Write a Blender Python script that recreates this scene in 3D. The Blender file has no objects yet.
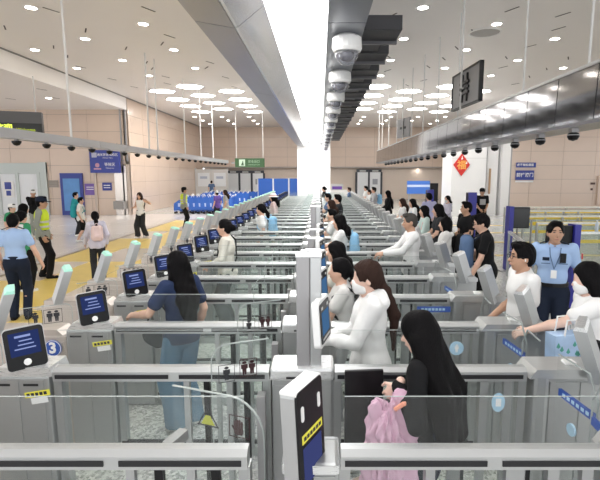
import bpy, bmesh, math, random
import numpy as np
from mathutils import Vector, Matrix, Euler

random.seed(7)
SC = bpy.context.scene
COL = SC.collection

# ------------------------------------------------------------------ camera, world, exposure
CAM_H = 2.30
FPX = 467.0
PITCH = math.atan(66.0 / FPX)
cam_d = bpy.data.cameras.new('camera')
cam_d.sensor_fit = 'HORIZONTAL'
cam_d.sensor_width = 36.0
cam_d.lens = FPX * 36.0 / 600.0
cam_d.shift_x = -20.0 / 600.0
cam_d.clip_start = 0.05
cam_d.clip_end = 200
cam = bpy.data.objects.new('camera', cam_d)
cam.location = (0, 0, CAM_H)
cam.rotation_euler = (math.pi / 2 - PITCH, 0, 0)
COL.objects.link(cam)
SC.camera = cam

world = bpy.data.worlds.new('world')
SC.world = world
world.use_nodes = True
bg = world.node_tree.nodes['Background']
bg.inputs[0].default_value = (0.97, 0.98, 1.0, 1)
bg.inputs[1].default_value = 0.85

SC.view_settings.view_transform = 'Standard'
SC.view_settings.look = 'None'
SC.view_settings.gamma = 1.0
SC.view_settings.use_curve_mapping = False
SC.view_settings.exposure = 1.2
SC.cycles.transparent_max_bounces = 80
SC.cycles.max_bounces = 8
SC.cycles.sample_clamp_indirect = 4.0

LIGHT_HEX = 8.0
LIGHT_DOWN = 18.0
LIGHT_STRIP = 5.0

# ------------------------------------------------------------------ materials
MATS = {}


def mat(name, col, rough=0.5, metal=0.0, noise=0.0, nscale=8.0, bump=0.0, bscale=40.0, spec=0.5, emit=0.0, coat=0.0):
    if name in MATS:
        return MATS[name]
    m = bpy.data.materials.new(name)
    m.use_nodes = True
    nt = m.node_tree
    b = nt.nodes['Principled BSDF']
    b.inputs['Base Color'].default_value = (*col, 1)
    b.inputs['Roughness'].default_value = rough
    b.inputs['Metallic'].default_value = metal
    b.inputs['Specular IOR Level'].default_value = spec
    if coat:
        b.inputs['Coat Weight'].default_value = coat
    if emit:
        b.inputs['Emission Color'].default_value = (*col, 1)
        b.inputs['Emission Strength'].default_value = emit
    if noise or bump:
        tc = nt.nodes.new('ShaderNodeTexCoord')
    if noise:
        n = nt.nodes.new('ShaderNodeTexNoise')
        n.inputs['Scale'].default_value = nscale
        n.inputs['Detail'].default_value = 4
        nt.links.new(tc.outputs['Object'], n.inputs['Vector'])
        mx = nt.nodes.new('ShaderNodeMix')
        mx.data_type = 'RGBA'
        mx.inputs['A'].default_value = (*[c * (1 - noise) for c in col], 1)
        mx.inputs['B'].default_value = (*[min(1, c * (1 + noise)) for c in col], 1)
        nt.links.new(n.outputs['Fac'], mx.inputs['Factor'])
        nt.links.new(mx.outputs['Result'], b.inputs['Base Color'])
    if bump:
        n2 = nt.nodes.new('ShaderNodeTexNoise')
        n2.inputs['Scale'].default_value = bscale
        n2.inputs['Detail'].default_value = 3
        nt.links.new(tc.outputs['Object'], n2.inputs['Vector'])
        bp = nt.nodes.new('ShaderNodeBump')
        bp.inputs['Strength'].default_value = bump
        bp.inputs['Distance'].default_value = 0.02
        nt.links.new(n2.outputs['Fac'], bp.inputs['Height'])
        nt.links.new(bp.outputs['Normal'], b.inputs['Normal'])
    MATS[name] = m
    return m


def emis(name, col, strength):
    if name in MATS:
        return MATS[name]
    m = bpy.data.materials.new(name)
    m.use_nodes = True
    nt = m.node_tree
    nt.nodes.remove(nt.nodes['Principled BSDF'])
    e = nt.nodes.new('ShaderNodeEmission')
    e.inputs[0].default_value = (*col, 1)
    e.inputs[1].default_value = strength
    nt.links.new(e.outputs[0], nt.nodes['Material Output'].inputs[0])
    MATS[name] = m
    return m


def glass_mat(name, tint, haze=0.04, hazecol=(0.8, 0.86, 0.84)):
    m = bpy.data.materials.new(name)
    m.use_nodes = True
    nt = m.node_tree
    nt.nodes.remove(nt.nodes['Principled BSDF'])
    tr = nt.nodes.new('ShaderNodeBsdfTransparent')
    tr.inputs[0].default_value = (*tint, 1)
    gl = nt.nodes.new('ShaderNodeBsdfGlossy')
    gl.inputs['Roughness'].default_value = 0.03
    fr = nt.nodes.new('ShaderNodeFresnel')
    fr.inputs['IOR'].default_value = 1.45
    geo = nt.nodes.new('ShaderNodeNewGeometry')
    front = nt.nodes.new('ShaderNodeMath')
    front.operation = 'SUBTRACT'
    front.inputs[0].default_value = 1.0
    nt.links.new(geo.outputs['Backfacing'], front.inputs[1])
    fac = nt.nodes.new('ShaderNodeMath')
    fac.operation = 'MULTIPLY'
    nt.links.new(fr.outputs[0], fac.inputs[0])
    nt.links.new(front.outputs[0], fac.inputs[1])
    df = nt.nodes.new('ShaderNodeBsdfDiffuse')
    df.inputs[0].default_value = (*hazecol, 1)
    m1 = nt.nodes.new('ShaderNodeMixShader')
    m1.inputs[0].default_value = haze
    nt.links.new(tr.outputs[0], m1.inputs[1])
    nt.links.new(df.outputs[0], m1.inputs[2])
    m2 = nt.nodes.new('ShaderNodeMixShader')
    nt.links.new(fac.outputs[0], m2.inputs[0])
    nt.links.new(m1.outputs[0], m2.inputs[1])
    nt.links.new(gl.outputs[0], m2.inputs[2])
    nt.links.new(m2.outputs[0], nt.nodes['Material Output'].inputs[0])
    MATS[name] = m
    return m


def brushed(name, col, rough=0.35, metal=0.75, stretch=(2, 60, 60)):
    m = mat(name, col, rough, metal)
    nt = m.node_tree
    b = nt.nodes['Principled BSDF']
    tc = nt.nodes.new('ShaderNodeTexCoord')
    mp = nt.nodes.new('ShaderNodeMapping')
    mp.inputs['Scale'].default_value = stretch
    n = nt.nodes.new('ShaderNodeTexNoise')
    n.inputs['Scale'].default_value = 6
    n.inputs['Detail'].default_value = 3
    nt.links.new(tc.outputs['Object'], mp.inputs[0])
    nt.links.new(mp.outputs[0], n.inputs['Vector'])
    mr = nt.nodes.new('ShaderNodeMapRange')
    mr.inputs['To Min'].default_value = rough - 0.07
    mr.inputs['To Max'].default_value = rough + 0.1
    nt.links.new(n.outputs['Fac'], mr.inputs[0])
    nt.links.new(mr.outputs[0], b.inputs['Roughness'])
    return m


M_STEEL = brushed('brushed_steel', (0.52, 0.53, 0.53), 0.36, 0.7)
M_STEELV = brushed('brushed_steel_upright', (0.42, 0.43, 0.43), 0.4, 0.65, (60, 60, 2))
M_STEELTOP = brushed('polished_steel_cap', (0.78, 0.79, 0.79), 0.28, 0.6)
M_STEELREFL = brushed('steel_painted_wall_reflection', (0.56, 0.5, 0.45), 0.42, 0.45, (60, 60, 2))  # brushed steel with the beige wall's reflection painted into its base colour
M_POST = brushed('grey_post_metal', (0.36, 0.355, 0.36), 0.42, 0.5, (60, 60, 2))
M_BLACK = mat('black_plastic', (0.006, 0.006, 0.007), 0.4, spec=.3)
M_SLOT = mat('black_recess', (0.01, 0.01, 0.012), 0.6)
M_WHITE = mat('white_plastic', (0.85, 0.85, 0.84), 0.4, noise=0.02)
M_LITTOP = mat('pale_green_lit_cap', (0.42, 0.80, 0.66), 0.4, emit=0.06)
M_GLASS = glass_mat('barrier_glass', (0.978, 0.993, 0.987), 0.022, (.78, .88, .85))
M_GLASS2 = glass_mat('clear_leaf_glass', (0.985, 0.992, 0.99), 0.012)
M_EDGE = mat('glass_edge', (0.42, 0.46, 0.45), 0.25)
M_YEL = mat('yellow_sticker', (0.85, 0.78, 0.08), 0.5, noise=0.05)
M_BLUE = mat('blue_sticker', (0.03, 0.10, 0.45), 0.45)
M_LBLUE = mat('light_blue_sticker', (0.45, 0.68, 0.85), 0.5)
M_INK = mat('dark_ink', (0.03, 0.03, 0.035), 0.6)
M_REDINK = mat('dark_red_ink', (0.045, 0.014, 0.016), 0.6)
M_WINK = mat('white_ink', (0.9, 0.9, 0.9), 0.6)
M_SCREEN = emis('blue_screen', (0.010, 0.016, 0.055), 1.0)
M_SCRLINE = emis('screen_text', (0.13, 0.16, 0.30), 1.0)
M_SCRDARK = emis('dark_blue_screen', (0.02, 0.05, 0.13), 1.0)

# ------------------------------------------------------------------ mesh helpers


class MB:
    """collects shapes for one mesh"""

    def __init__(self):
        self.v = []
        self.f = []

    def add(self, vs, fs):
        b = len(self.v)
        self.v += [tuple(p) for p in vs]
        self.f += [tuple(i + b for i in f) for f in fs]
        return self

    def box(self, x0, x1, y0, y1, z0, z1, M=None, bev=0.0):
        if bev:
            bm = bmesh.new()
            bmesh.ops.create_cube(bm, size=1)
            for v in bm.verts:
                v.co = Vector(((x0 + x1) / 2 + v.co.x * (x1 - x0), (y0 + y1) / 2 + v.co.y * (y1 - y0), (z0 + z1) / 2 + v.co.z * (z1 - z0)))
            bmesh.ops.bevel(bm, geom=list(bm.edges), offset=bev, segments=2, profile=0.6, affect='EDGES')
            bm.verts.index_update()
            vs = [v.co.copy() for v in bm.verts]
            fs = [[v.index for v in f.verts] for f in bm.faces]
            bm.free()
        else:
            vs = [Vector((x, y, z)) for z in (z0, z1) for y in (y0, y1) for x in (x0, x1)]
            fs = [(0, 2, 3, 1), (4, 5, 7, 6), (0, 1, 5, 4), (2, 6, 7, 3), (0, 4, 6, 2), (1, 3, 7, 5)]
        if M is not None:
            vs = [M @ v for v in vs]
        return self.add(vs, fs)

    def prism(self, poly, d0, d1, axis='y', M=None):
        """poly: 2-D points; extruded along axis from d0 to d1 (axis y: poly is (x,z); x: (y,z); z: (x,y))"""
        n = len(poly)

        def P(p, d):
            if axis == 'y':
                return Vector((p[0], d, p[1]))
            if axis == 'x':
                return Vector((d, p[0], p[1]))
            return Vector((p[0], p[1], d))
        vs = [P(p, d0) for p in poly] + [P(p, d1) for p in poly]
        fs = [tuple(range(n))[::-1], tuple(range(n, 2 * n))] + [(i, (i + 1) % n, n + (i + 1) % n, n + i) for i in range(n)]
        if M is not None:
            vs = [M @ v for v in vs]
        return self.add(vs, fs)

    def tube(self, pts, r, n=8, caps=True):
        pts = [Vector(p) for p in pts]
        rr = r if isinstance(r, (list, tuple)) else [r] * len(pts)
        rings = []
        up = Vector((0, 0, 1))
        for i, p in enumerate(pts):
            d = (pts[min(i + 1, len(pts) - 1)] - pts[max(i - 1, 0)]).normalized()
            a = d.cross(up)
            if a.length < 1e-3:
                a = d.cross(Vector((1, 0, 0)))
            a.normalize()
            b = d.cross(a).normalized()
            rings.append([p + (a * math.cos(t) + b * math.sin(t)) * rr[i] for t in [2 * math.pi * k / n for k in range(n)]])
        vs = [q for r_ in rings for q in r_]
        fs = []
        for i in range(len(pts) - 1):
            for k in range(n):
                fs.append((i * n + k, i * n + (k + 1) % n, (i + 1) * n + (k + 1) % n, (i + 1) * n + k))
        if caps:
            fs.append(tuple(range(n))[::-1])
            fs.append(tuple((len(pts) - 1) * n + k for k in range(n)))
        return self.add(vs, fs)

    def lathe(self, prof, c=(0, 0, 0), n=16, M=None):
        vs, fs = [], []
        for (r, z) in prof:
            for k in range(n):
                t = 2 * math.pi * k / n
                vs.append(Vector((c[0] + r * math.cos(t), c[1] + r * math.sin(t), c[2] + z)))
        for i in range(len(prof) - 1):
            for k in range(n):
                fs.append((i * n + k, i * n + (k + 1) % n, (i + 1) * n + (k + 1) % n, (i + 1) * n + k))
        if prof[0][0] > 1e-4:
            fs.append(tuple(range(n))[::-1])
        if prof[-1][0] > 1e-4:
            fs.append(tuple((len(prof) - 1) * n + k for k in range(n)))
        if M is not None:
            vs = [M @ v for v in vs]
        return self.add(vs, fs)

    def mesh(self, name, m, smooth=False):
        me = bpy.data.meshes.new(name)
        me.from_pydata([tuple(v) for v in self.v], [], self.f)
        if m is not None:
            me.materials.append(m)
        if smooth:
            me.polygons.foreach_set('use_smooth', [True] * len(me.polygons))
        me.update()
        bm = bmesh.new()
        bm.from_mesh(me)
        bmesh.ops.recalc_face_normals(bm, faces=bm.faces)
        bm.to_mesh(me)
        bm.free()
        return me

    def build(self, name, m, parent=None, smooth=False, loc=None):
        return link(name, self.mesh(name, m, smooth), parent, loc)


def link(name, data, parent=None, loc=None):
    o = bpy.data.objects.new(name, data)
    COL.objects.link(o)
    if parent is not None:
        o.parent = parent
    if loc is not None:
        o.location = loc
    return o


def tag(o, label=None, cat=None, group=None, kind=None):
    if label:
        o['label'] = label
    if cat:
        o['category'] = cat
    if group:
        o['group'] = group
    if kind:
        o['kind'] = kind
    return o


def thing(name, label, cat, loc=(0, 0, 0), rz=0.0, group=None):
    o = link(name, None, None, loc)
    o.empty_display_size = 0.1
    o.rotation_euler = (0, 0, rz)
    return tag(o, label, cat, group)


def copy_tree(o, parent=None, skip=()):
    c = o.copy()
    COL.objects.link(c)
    c.parent = parent
    for ch in [x for x in KIDS.get(o.name, ())]:
        if ch.name.split('.')[0] in skip:
            continue
        copy_tree(ch, c, skip)
    return c


KIDS = {}


def index_kids():
    KIDS.clear()
    for o in COL.objects:
        if o.parent is not None:
            KIDS.setdefault(o.parent.name, []).append(o)


def roundrect(x0, x1, z0, z1, r, n=4, corners=(1, 1, 1, 1)):
    """corner order: bottom-left, bottom-right, top-right, top-left"""
    pts = []
    cs = [(x0 + r, z0 + r, 180), (x1 - r, z0 + r, 270), (x1 - r, z1 - r, 0), (x0 + r, z1 - r, 90)]
    raw = [(x0, z0), (x1, z0), (x1, z1), (x0, z1)]
    for i, (cx, cz, a0) in enumerate(cs):
        if not corners[i]:
            pts.append(raw[i])
            continue
        for k in range(n + 1):
            t = math.radians(a0 + 90 * k / n)
            pts.append((cx + r * math.cos(t), cz + r * math.sin(t)))
    return pts


def text_mesh(body, size, m, extrude=0.001, align='CENTER', bold=0.0):
    cu = bpy.data.curves.new('lettering', 'FONT')
    cu.body = body
    cu.size = size
    cu.align_x = align
    cu.align_y = 'CENTER'
    cu.extrude = extrude
    cu.offset = bold
    cu.resolution_u = 2
    ob = bpy.data.objects.new('lettering_source', cu)
    COL.objects.link(ob)
    dg = bpy.context.evaluated_depsgraph_get()
    me = bpy.data.meshes.new_from_object(ob.evaluated_get(dg))
    bpy.data.objects.remove(ob)
    bpy.data.curves.remove(cu)
    me.materials.clear()
    me.materials.append(m)
    return me


def lettering(body, size, m, parent, loc, rot=(math.pi / 2, 0, 0), bold=0.0, name='lettering', align='CENTER'):
    o = link(name, text_mesh(body, size, m, bold=bold, align=align), parent, loc)
    o.rotation_euler = rot
    return o

# ------------------------------------------------------------------ setting
CEIL = 6.47
SOFF = 5.80
XL, YW, YF = -10.67, 26.4, 43.0


def floor_mat():
    m = mat('terrazzo_floor', (0.55, 0.55, 0.53), 0.22, spec=0.5)
    nt = m.node_tree
    b = nt.nodes['Principled BSDF']
    tc = nt.nodes.new('ShaderNodeTexCoord')
    v = nt.nodes.new('ShaderNodeTexVoronoi')
    v.inputs['Scale'].default_value = 45
    nt.links.new(tc.outputs['Object'], v.inputs['Vector'])
    cr = nt.nodes.new('ShaderNodeValToRGB')
    cr.color_ramp.elements[0].position = 0.0
    cr.color_ramp.elements[0].color = (0.26, 0.26, 0.25, 1)
    cr.color_ramp.elements[1].position = 1.0
    cr.color_ramp.elements[1].color = (0.74, 0.73, 0.70, 1)
    sep = nt.nodes.new('ShaderNodeSeparateColor')
    nt.links.new(v.outputs['Color'], sep.inputs[0])
    nt.links.new(sep.outputs[0], cr.inputs[0])
    n = nt.nodes.new('ShaderNodeTexNoise')
    n.inputs['Scale'].default_value = 0.6
    nt.links.new(tc.outputs['Object'], n.inputs['Vector'])
    mx = nt.nodes.new('ShaderNodeMix')
    mx.data_type = 'RGBA'
    mx.inputs['Factor'].default_value = 0.12
    nt.links.new(cr.outputs[0], mx.inputs['A'])
    nt.links.new(n.outputs['Color'], mx.inputs['B'])
    nt.links.new(mx.outputs['Result'], b.inputs['Base Color'])
    return m


M_STONE = mat('beige_stone', (0.69, 0.55, 0.45), 0.22, noise=0.035, nscale=1.3, coat=0.2)
M_JOINT = mat('stone_joint', (0.33, 0.27, 0.23), 0.8)
M_CEIL = mat('white_ceiling_panel', (0.83, 0.80, 0.775), 0.45, noise=0.015, nscale=0.8)
M_COLW = mat('white_enamel_cladding', (0.88, 0.88, 0.88), 0.3, noise=0.01)
M_DKFRAME = mat('dark_door_frame', (0.045, 0.05, 0.065), 0.4)
M_PALE = mat('frosted_pale_pane', (0.80, 0.83, 0.86), 0.35, noise=0.02)
M_GREYP = mat('pale_grey_panel', (0.62, 0.62, 0.61), 0.4, noise=0.03)
M_BLUEP = mat('royal_blue_panel', (0.02, 0.10, 0.42), 0.4, noise=0.05)
M_SIGNB = mat('deep_blue_sign', (0.035, 0.055, 0.30), 0.4)
M_YFLOOR = mat('yellow_floor_paint', (0.80, 0.60, 0.16), 0.3, noise=0.08, nscale=3)
M_CREAMF = mat('cream_floor_tile', (0.70, 0.62, 0.52), 0.22, noise=0.05, nscale=2)
M_PLAZA = mat('polished_plaza_stone', (0.72, 0.68, 0.65), 0.18, noise=0.06, nscale=1.5)

fl = MB().box(-30, 26, -4, 46, -0.1, 0).build('floor', floor_mat())
tag(fl, kind='structure')
# polished stone of the plaza beside the gates, laid as large slabs
slab = MB().box(-0.985, 0.985, -1.485, 1.485, 0.0005, 0.004).mesh('paving_slab', M_PLAZA)
for i in range(9):
    for j in range(9):
        o = link('paving_slab', slab, fl, (-4.6 - 2 * i, 1.5 + 3 * j, 0))
yel = MB().box(-0.59, 0.59, -1.1, 1.1, 0.004, 0.007).mesh('yellow_slab', M_YFLOOR)
crm = MB().box(-0.59, 0.59, -1.1, 1.1, 0.004, 0.007).mesh('cream_slab', M_CREAMF)
for i in range(3):
    for j in range(8):
        c = (i + j) % 3 == 1
        link('cream_slab' if c else 'yellow_slab', crm if c else yel, fl, (-4.3 - 1.2 * i, 6.6 + 2.22 * j, 0))
MB().box(-7.30, -7.18, 5, 25, 0.004, 0.010).build('floor_stripe', mat('dark_floor_line', (0.25, 0.21, 0.15), 0.6), fl)
# yellow stripes in the queue area beyond the gate ends
for j in range(4):
    MB().box(5.0, 16.0, 13.0 + 2.6 * j, 13.25 + 2.6 * j, 0.001, 0.006).build('yellow_stripe', M_YFLOOR, fl)

ce = MB().box(XL, -XL, -4, 46, CEIL, CEIL + 0.2).build('ceiling', M_CEIL)
tag(ce, kind='structure')
for s, nm in ((-1, 'trim_1'), (1, 'trim_2')):
    x0, x1 = sorted((s * 10.67, s * 30))
    t = MB().box(x0, x1, -4, YW if s < 0 else 46, SOFF, SOFF + 0.2).build(nm, M_CEIL)
    tag(t, kind='structure')
    MB().box(s * 10.67 - 0.05, s * 10.67 + 0.05, -4, YW if s < 0 else 46, SOFF - 0.02, CEIL).build('fascia', M_CEIL, t)
    MB().box(s * 10.62 - 0.03, s * 10.62 + 0.03, -4, 43, CEIL - 0.05, CEIL - 0.001).build('shadow_gap', mat('gap_grey', (0.25, 0.24, 0.23), 0.7), t)

# short dark slots cut into the ceiling panels
slot_me = MB().box(-0.02, 0.02, -0.22, 0.22, -0.008, 0.004).mesh('ceiling_slot', mat('slot_dark', (0.10, 0.09, 0.09), 0.7))
rs = random.Random(3)
for i in range(-4, 5):
    for j in range(11):
        if abs(i) == 0:
            continue
        x = i * 2.3 + rs.uniform(-0.5, 0.5)
        y = 6 + j * 1.7 + rs.uniform(-0.5, 0.5)
        o = link('ceiling_slot', slot_me, ce, (x, y, CEIL))
        o.rotation_euler = (0, 0, rs.choice((0.5, -0.5)))
for i in range(4):
    for j in range(7):
        for s in (-1, 1):
            o = link('ceiling_slot', slot_me, ce, (s * (12.0 + i * 2.2 + rs.uniform(-.5, .5)), 9 + j * 2.2 + rs.uniform(-.5, .5), SOFF))
            o.rotation_euler = (0, 0, rs.choice((0.5, -0.5)))


def stone_wall(name, p0, p1, z0, z1, cols, rows, holes=()):
    """a wall from p0 to p1 (plan view) clad with separate stone panels, its face towards the side on the right of p0->p1"""
    p0, p1 = Vector((*p0, 0)), Vector((*p1, 0))
    L = (p1 - p0).length
    d = (p1 - p0).normalized()
    ang = math.atan2(d.y, d.x)
    w = MB().box(0, L, 0.02, 0.2, z0, z1).build(name, M_JOINT)
    w.location = p0
    w.rotation_euler = (0, 0, ang)
    tag(w, kind='structure')
    cw, rh = L / cols, (z1 - z0) / rows
    me = MB().box(0.008, cw - 0.008, 0.0, 0.03, 0.008, rh - 0.008).mesh('stone_panel', M_STONE)
    for c in range(cols):
        for r in range(rows):
            cx, cz = (c + .5) * cw, z0 + (r + .5) * rh
            if any(a < cx < b and cc < cz < dd for a, b, cc, dd in holes):
                continue
            link('stone_panel', me, w, (c * cw, 0, z0 + r * rh))
    return w


wl = stone_wall('wall_left', (-26.0, YW), (XL, YW), 0, CEIL, 7, 7)
wr = stone_wall('wall_left_return', (XL, YW), (XL, YF), 0, CEIL, 7, 7)
wf = stone_wall('wall_back', (XL - 0.2, YF), (26, YF), 2.95, CEIL, 14, 4)
wfl = MB().box(XL, 26, YF + 0.6, YF + 0.8, 0, 2.95).build('wall_back_lower', mat('pale_beige_plaster', (0.72, 0.62, 0.54), 0.5, noise=0.03))
tag(wfl, kind='structure')
tsof = MB().box(XL, 26, YF - 0.02, YF + 0.8, 2.85, 2.96).build('trim_3', mat('dark_recess_edge', (0.42, 0.38, 0.36), 0.6))
tag(tsof, kind='structure')
wright = stone_wall('wall_right', (12.4, 33.0), (26, 33.0), 0, SOFF, 6, 6)
# vertical metal joint strips on the left wall corner
for i, x in enumerate((-11.0, -10.72)):
    t = MB().box(x - .04, x + .04, YW - .06, YW, 0, CEIL).build('trim_%d' % (4 + i), M_POST)
    tag(t, kind='structure')

# clad white column where the overhead light ends, and the broad white column on the queue side
c1 = MB().box(-1.45, 0.66, 30.2, 32.2, 0, CEIL).build('column_centre', M_COLW)
tag(c1, kind='structure')
for z in (2.2, 4.4):
    MB().box(-1.47, 0.68, 30.18, 32.22, z - .01, z + .01).build('cladding_joint', M_GREYP, c1)
c2 = MB().box(7.25, 9.15, 26.0, 28.0, 0, 5.2).box(9.3, 9.9, 26.3, 28.0, 0, 5.2).box(10.05, 10.5, 26.1, 28, 0, 5.2).box(9.1, 10.4, 26.6, 27.9, 0, 5.2).build('column_right', M_COLW)
tag(c2, kind='structure')
MB().box(7.23, 9.17, 25.985, 28.02, 3.15, 3.17).build('cladding_joint', M_GREYP, c2)
MB().box(9.42, 9.5, 26.2, 26.3, 1.2, 2.6).build('wooden_strip', mat('pale_wood', (0.5, 0.33, 0.2), 0.5), c2)
MB().box(9.16, 9.24, 26.4, 26.6, 0, 5.2).build('metal_strip', M_POST, c2)
MB().box(10.5, 10.58, 26.1, 26.3, 0, 5.2).build('metal_strip', M_POST, c2)

# red diamond with the character for good fortune
dia = thing('fortune_diamond', 'red paper diamond with gold fortune character pasted on the white column', 'decoration', (7.78, 25.97, 2.8))
MB().prism([(0, -.62), (.46, 0), (0, .62), (-.46, 0)], -0.01, 0.012).build('paper', mat('festive_red', (0.70, 0.035, 0.03), 0.6), dia)
lettering('福', 0.52, mat('gold_ink', (0.95, 0.45, 0.10), 0.5), dia, (0, -.014, -0.04), bold=0.012)
MB().prism([(-.05, .28), (.02, .5), (.06, .3)], -0.013, -0.009).build('paper_cut', M_WINK, dia)
MB().prism([(.2, .05), (.3, .22), (.3, .05)], -0.013, -0.009).build('paper_cut', M_WINK, dia)


# ---- openings in the back wall
def double_door(name, x0, x1, y, z1, n=2, poster=False):
    d = link(name, None, None, ((x0 + x1) / 2, y, 0))
    tag(d, kind='structure')
    w = (x1 - x0) / 2
    f = MB()
    f.box(-w, w, 0, 0.15, z1 - 0.25, z1)
    for i in range(n + 1):
        cx = -w + i * (2 * w / n)
        f.box(cx - .09, cx + .09, 0, 0.15, 0, z1 - .25)
    f.box(-w, w, 0, 0.15, 0, 0.12)
    f.build('door_frame', M_DKFRAME, d)
    for i in range(n):
        a, b = -w + i * 2 * w / n + .09, -w + (i + 1) * 2 * w / n - .09
        MB().box(a, b, 0.05, 0.08, 0.12, z1 - .25).build('door_pane', M_PALE, d)
        MB().box(a + .2, b - .2, -0.03, 0.0, z1 - .2, z1 - .08).build('door_closer', M_GREYP, d)
        if poster and i == n - 1:
            p = MB().box(a + .25, b - .25, 0.035, 0.05, 1.35, 1.85).build('notice', mat('grey_notice', (.35, .37, .42), .6), d)
    return d


double_door('door_1', -8.55, -5.15, YF + .3, 2.62, 3, True)
double_door('door_2', 3.35, 5.65, YF + .3, 2.72, 2, True)

# frosted partition with posters beside the blue trolleys
pt = thing('frosted_partition', 'pale frosted partition with white posters by the blue trolleys', 'partition', (-9.3, 40.2, 0))
MB().box(-1.3, 1.4, 0, .06, 0.1, 2.7).build('frosted_pane', mat('frosted_screen', (.66, .65, .63), .4, noise=.03), pt)
for x in (-1.3, .05, 1.4):
    MB().box(x - .05, x + .05, -.03, .09, 0, 2.8).build('post', M_GREYP, pt)
for x in (-.62, .75):
    p = MB().box(x - .5, x + .5, -.03, -.005, 1.25, 2.4).build('poster', M_PALE, pt)
    MB().box(x - .3, x + .3, -.036, -.031, 1.9, 2.1).build('poster_print', mat('pale_blue_print', (.45, .5, .62), .6), p)

# blue hoarding panels beside the white column
for i in range(3):
    h = thing('blue_hoarding', 'plain royal blue hoarding panel standing beside the white column', 'panel', (-3.95 + i * 1.13, 34.0, 0), group='blue hoarding panels')
    MB().box(-.52, .52, 0, .05, 0.12, 1.98).build('sheet', M_BLUEP, h)
    for s in (-1, 1):
        MB().box(s * .54 - .025, s * .54 + .025, -.01, .06, 0, 2.0).build('post', M_GREYP, h)
    MB().box(-.55, .55, -.2, .26, 0, .03).build('foot_plate', M_GREYP, h)

# left-hand glazed doors in the facing wall
d3 = link('door_3', None, None, (-17.2, YW - .12, 0))
tag(d3, kind='structure')
f = MB().box(-3, 1.95, 0, .12, 2.3, 2.9)
for x in (-1.6, -.75, .3, 1.5):
    f.box(x - .09, x + .09, -.03, .12, 0, 2.4)
f.box(1.5, 1.95, -.01, .11, 0, 2.95)
f.build('door_frame', mat('grey_green_metal', (.48, .52, .50), .4, .3), d3)
for a, b in ((-3, -1.69), (-1.51, -.84), (-.66, .21), (.39, 1.41)):
    MB().box(a, b, .02, .05, .05, 2.3).build('door_pane', M_PALE, d3)
nt_ = MB().box(-.55, .08, -.02, .015, 1.0, 1.9).build('notice', M_WHITE, d3)
MB().box(-.42, -.05, -.026, -.021, 1.45, 1.85).box(-.36, -.1, -.026, -.021, 1.1, 1.38).build('notice_print', M_SIGNB, nt_)

# blue framed doorway poster in the left wall
kb = thing('blue_display', 'tall blue display board with dark frame against the stone wall', 'display', (-13.9, YW - .12, 0))
MB().box(-.62, .62, 0, .12, 0, 2.35).build('frame', M_SIGNB, kb)
MB().box(-.46, .46, -.02, 0.0, .25, 2.05).build('display_face', mat('bright_blue_print', (.10, .28, .62), .3, noise=.25, nscale=2), kb)
pb = thing('purple_notice', 'small purple notice board on the stone wall beside the blue display', 'notice', (-12.9, YW - .05, 1.45))
MB().box(-.3, .3, 0, .05, -.32, .32).build('board', mat('purple_print', (.20, .12, .42), .5), pb)
MB().box(-.2, .2, -.006, 0, .1, .14).box(-.2, .2, -.006, 0, -.02, .02).build('print_line', M_WINK, pb)
sb = thing('wall_plate', 'small blue room plate on the stone wall beside the lift', 'sign', (-11.95, YW - .04, 1.6))
MB().box(-.26, .26, 0, .04, -.22, .22).build('plate', M_SIGNB, sb)
MB().box(-.18, .18, -.006, 0, .05, .09).box(-.18, .18, -.006, 0, -.08, -.04).build('print_line', M_WINK, sb)
gp = thing('wall_grille', 'small grey square panel on the stone wall by the glazed doors', 'panel', (-14.95, YW - .04, 1.75))
MB().box(-.26, .26, 0, .04, -.2, .2).build('plate', mat('warm_grey', (.42, .37, .33), .6), gp)
for i in range(4):
    MB().box(-.22, .22, -.012, 0, -.15 + i * .09, -.10 + i * .09).build('louvre', mat('warm_grey_dark', (.33, .3, .27), .6), gp)
lift = link('door_4', None, None, (-11.55, YW - .06, 0))
tag(lift, kind='structure')
MB().box(-1.1, -.95, -.02, .06, 0, 3.0).box(.75, .9, -.02, .06, 0, 3.0).box(-1.1, .9, -.02, .06, 2.85, 3.0).build('door_frame', mat('bronze_frame', (.50, .41, .34), .35, .4), lift)
MB().box(.05, .72, .0, .05, 0, 2.75).build('door_pane', mat('mirror_door', (.66, .60, .55), .15, .6), lift)
MB().box(.08, .66, -.4, -.02, .35, .8).build('bin', mat('grey_bin', (.3, .29, .28), .5), lift)

# big blue two-line sign over the lift
bs = thing('blue_sign', 'large blue overhead sign with white lettering and emblem above the lift door', 'sign', (-11.85, YW - .35, 2.98))
MB().box(-.82, .82, 0, .12, -.62, .62).build('board', M_SIGNB, bs)
for s in (-1, 1):
    MB().box(s * .7 - .02, s * .7 + .02, .05, .09, .62, 1.0).build('bracket', M_POST, bs)
lettering('通关旅客候检区', 0.165, M_WINK, bs, (.17, -.004, .36))
lettering('Passenger waiting', 0.075, M_WINK, bs, (.17, -.004, .2))
lettering('等候区', 0.2, M_WINK, bs, (.27, -.004, -.17))
lettering('Waiting Area', 0.085, M_WINK, bs, (.27, -.004, -.36))
MB().box(-.7, -.42, -.006, 0, .22, .48).build('pictogram', mat('pale_print', (.45, .47, .6), .5), bs)
MB().lathe([(0.001, 0), (.12, 0), (.12, .006)], n=16, M=Matrix.Translation((-.42, 0, -.2)) @ Matrix.Rotation(math.pi / 2, 4, 'X')).box(-.62, -.22, -.006, 0, -.44, -.36).build('emblem', mat('pink_print', (.55, .30, .38), .5), bs)

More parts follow.
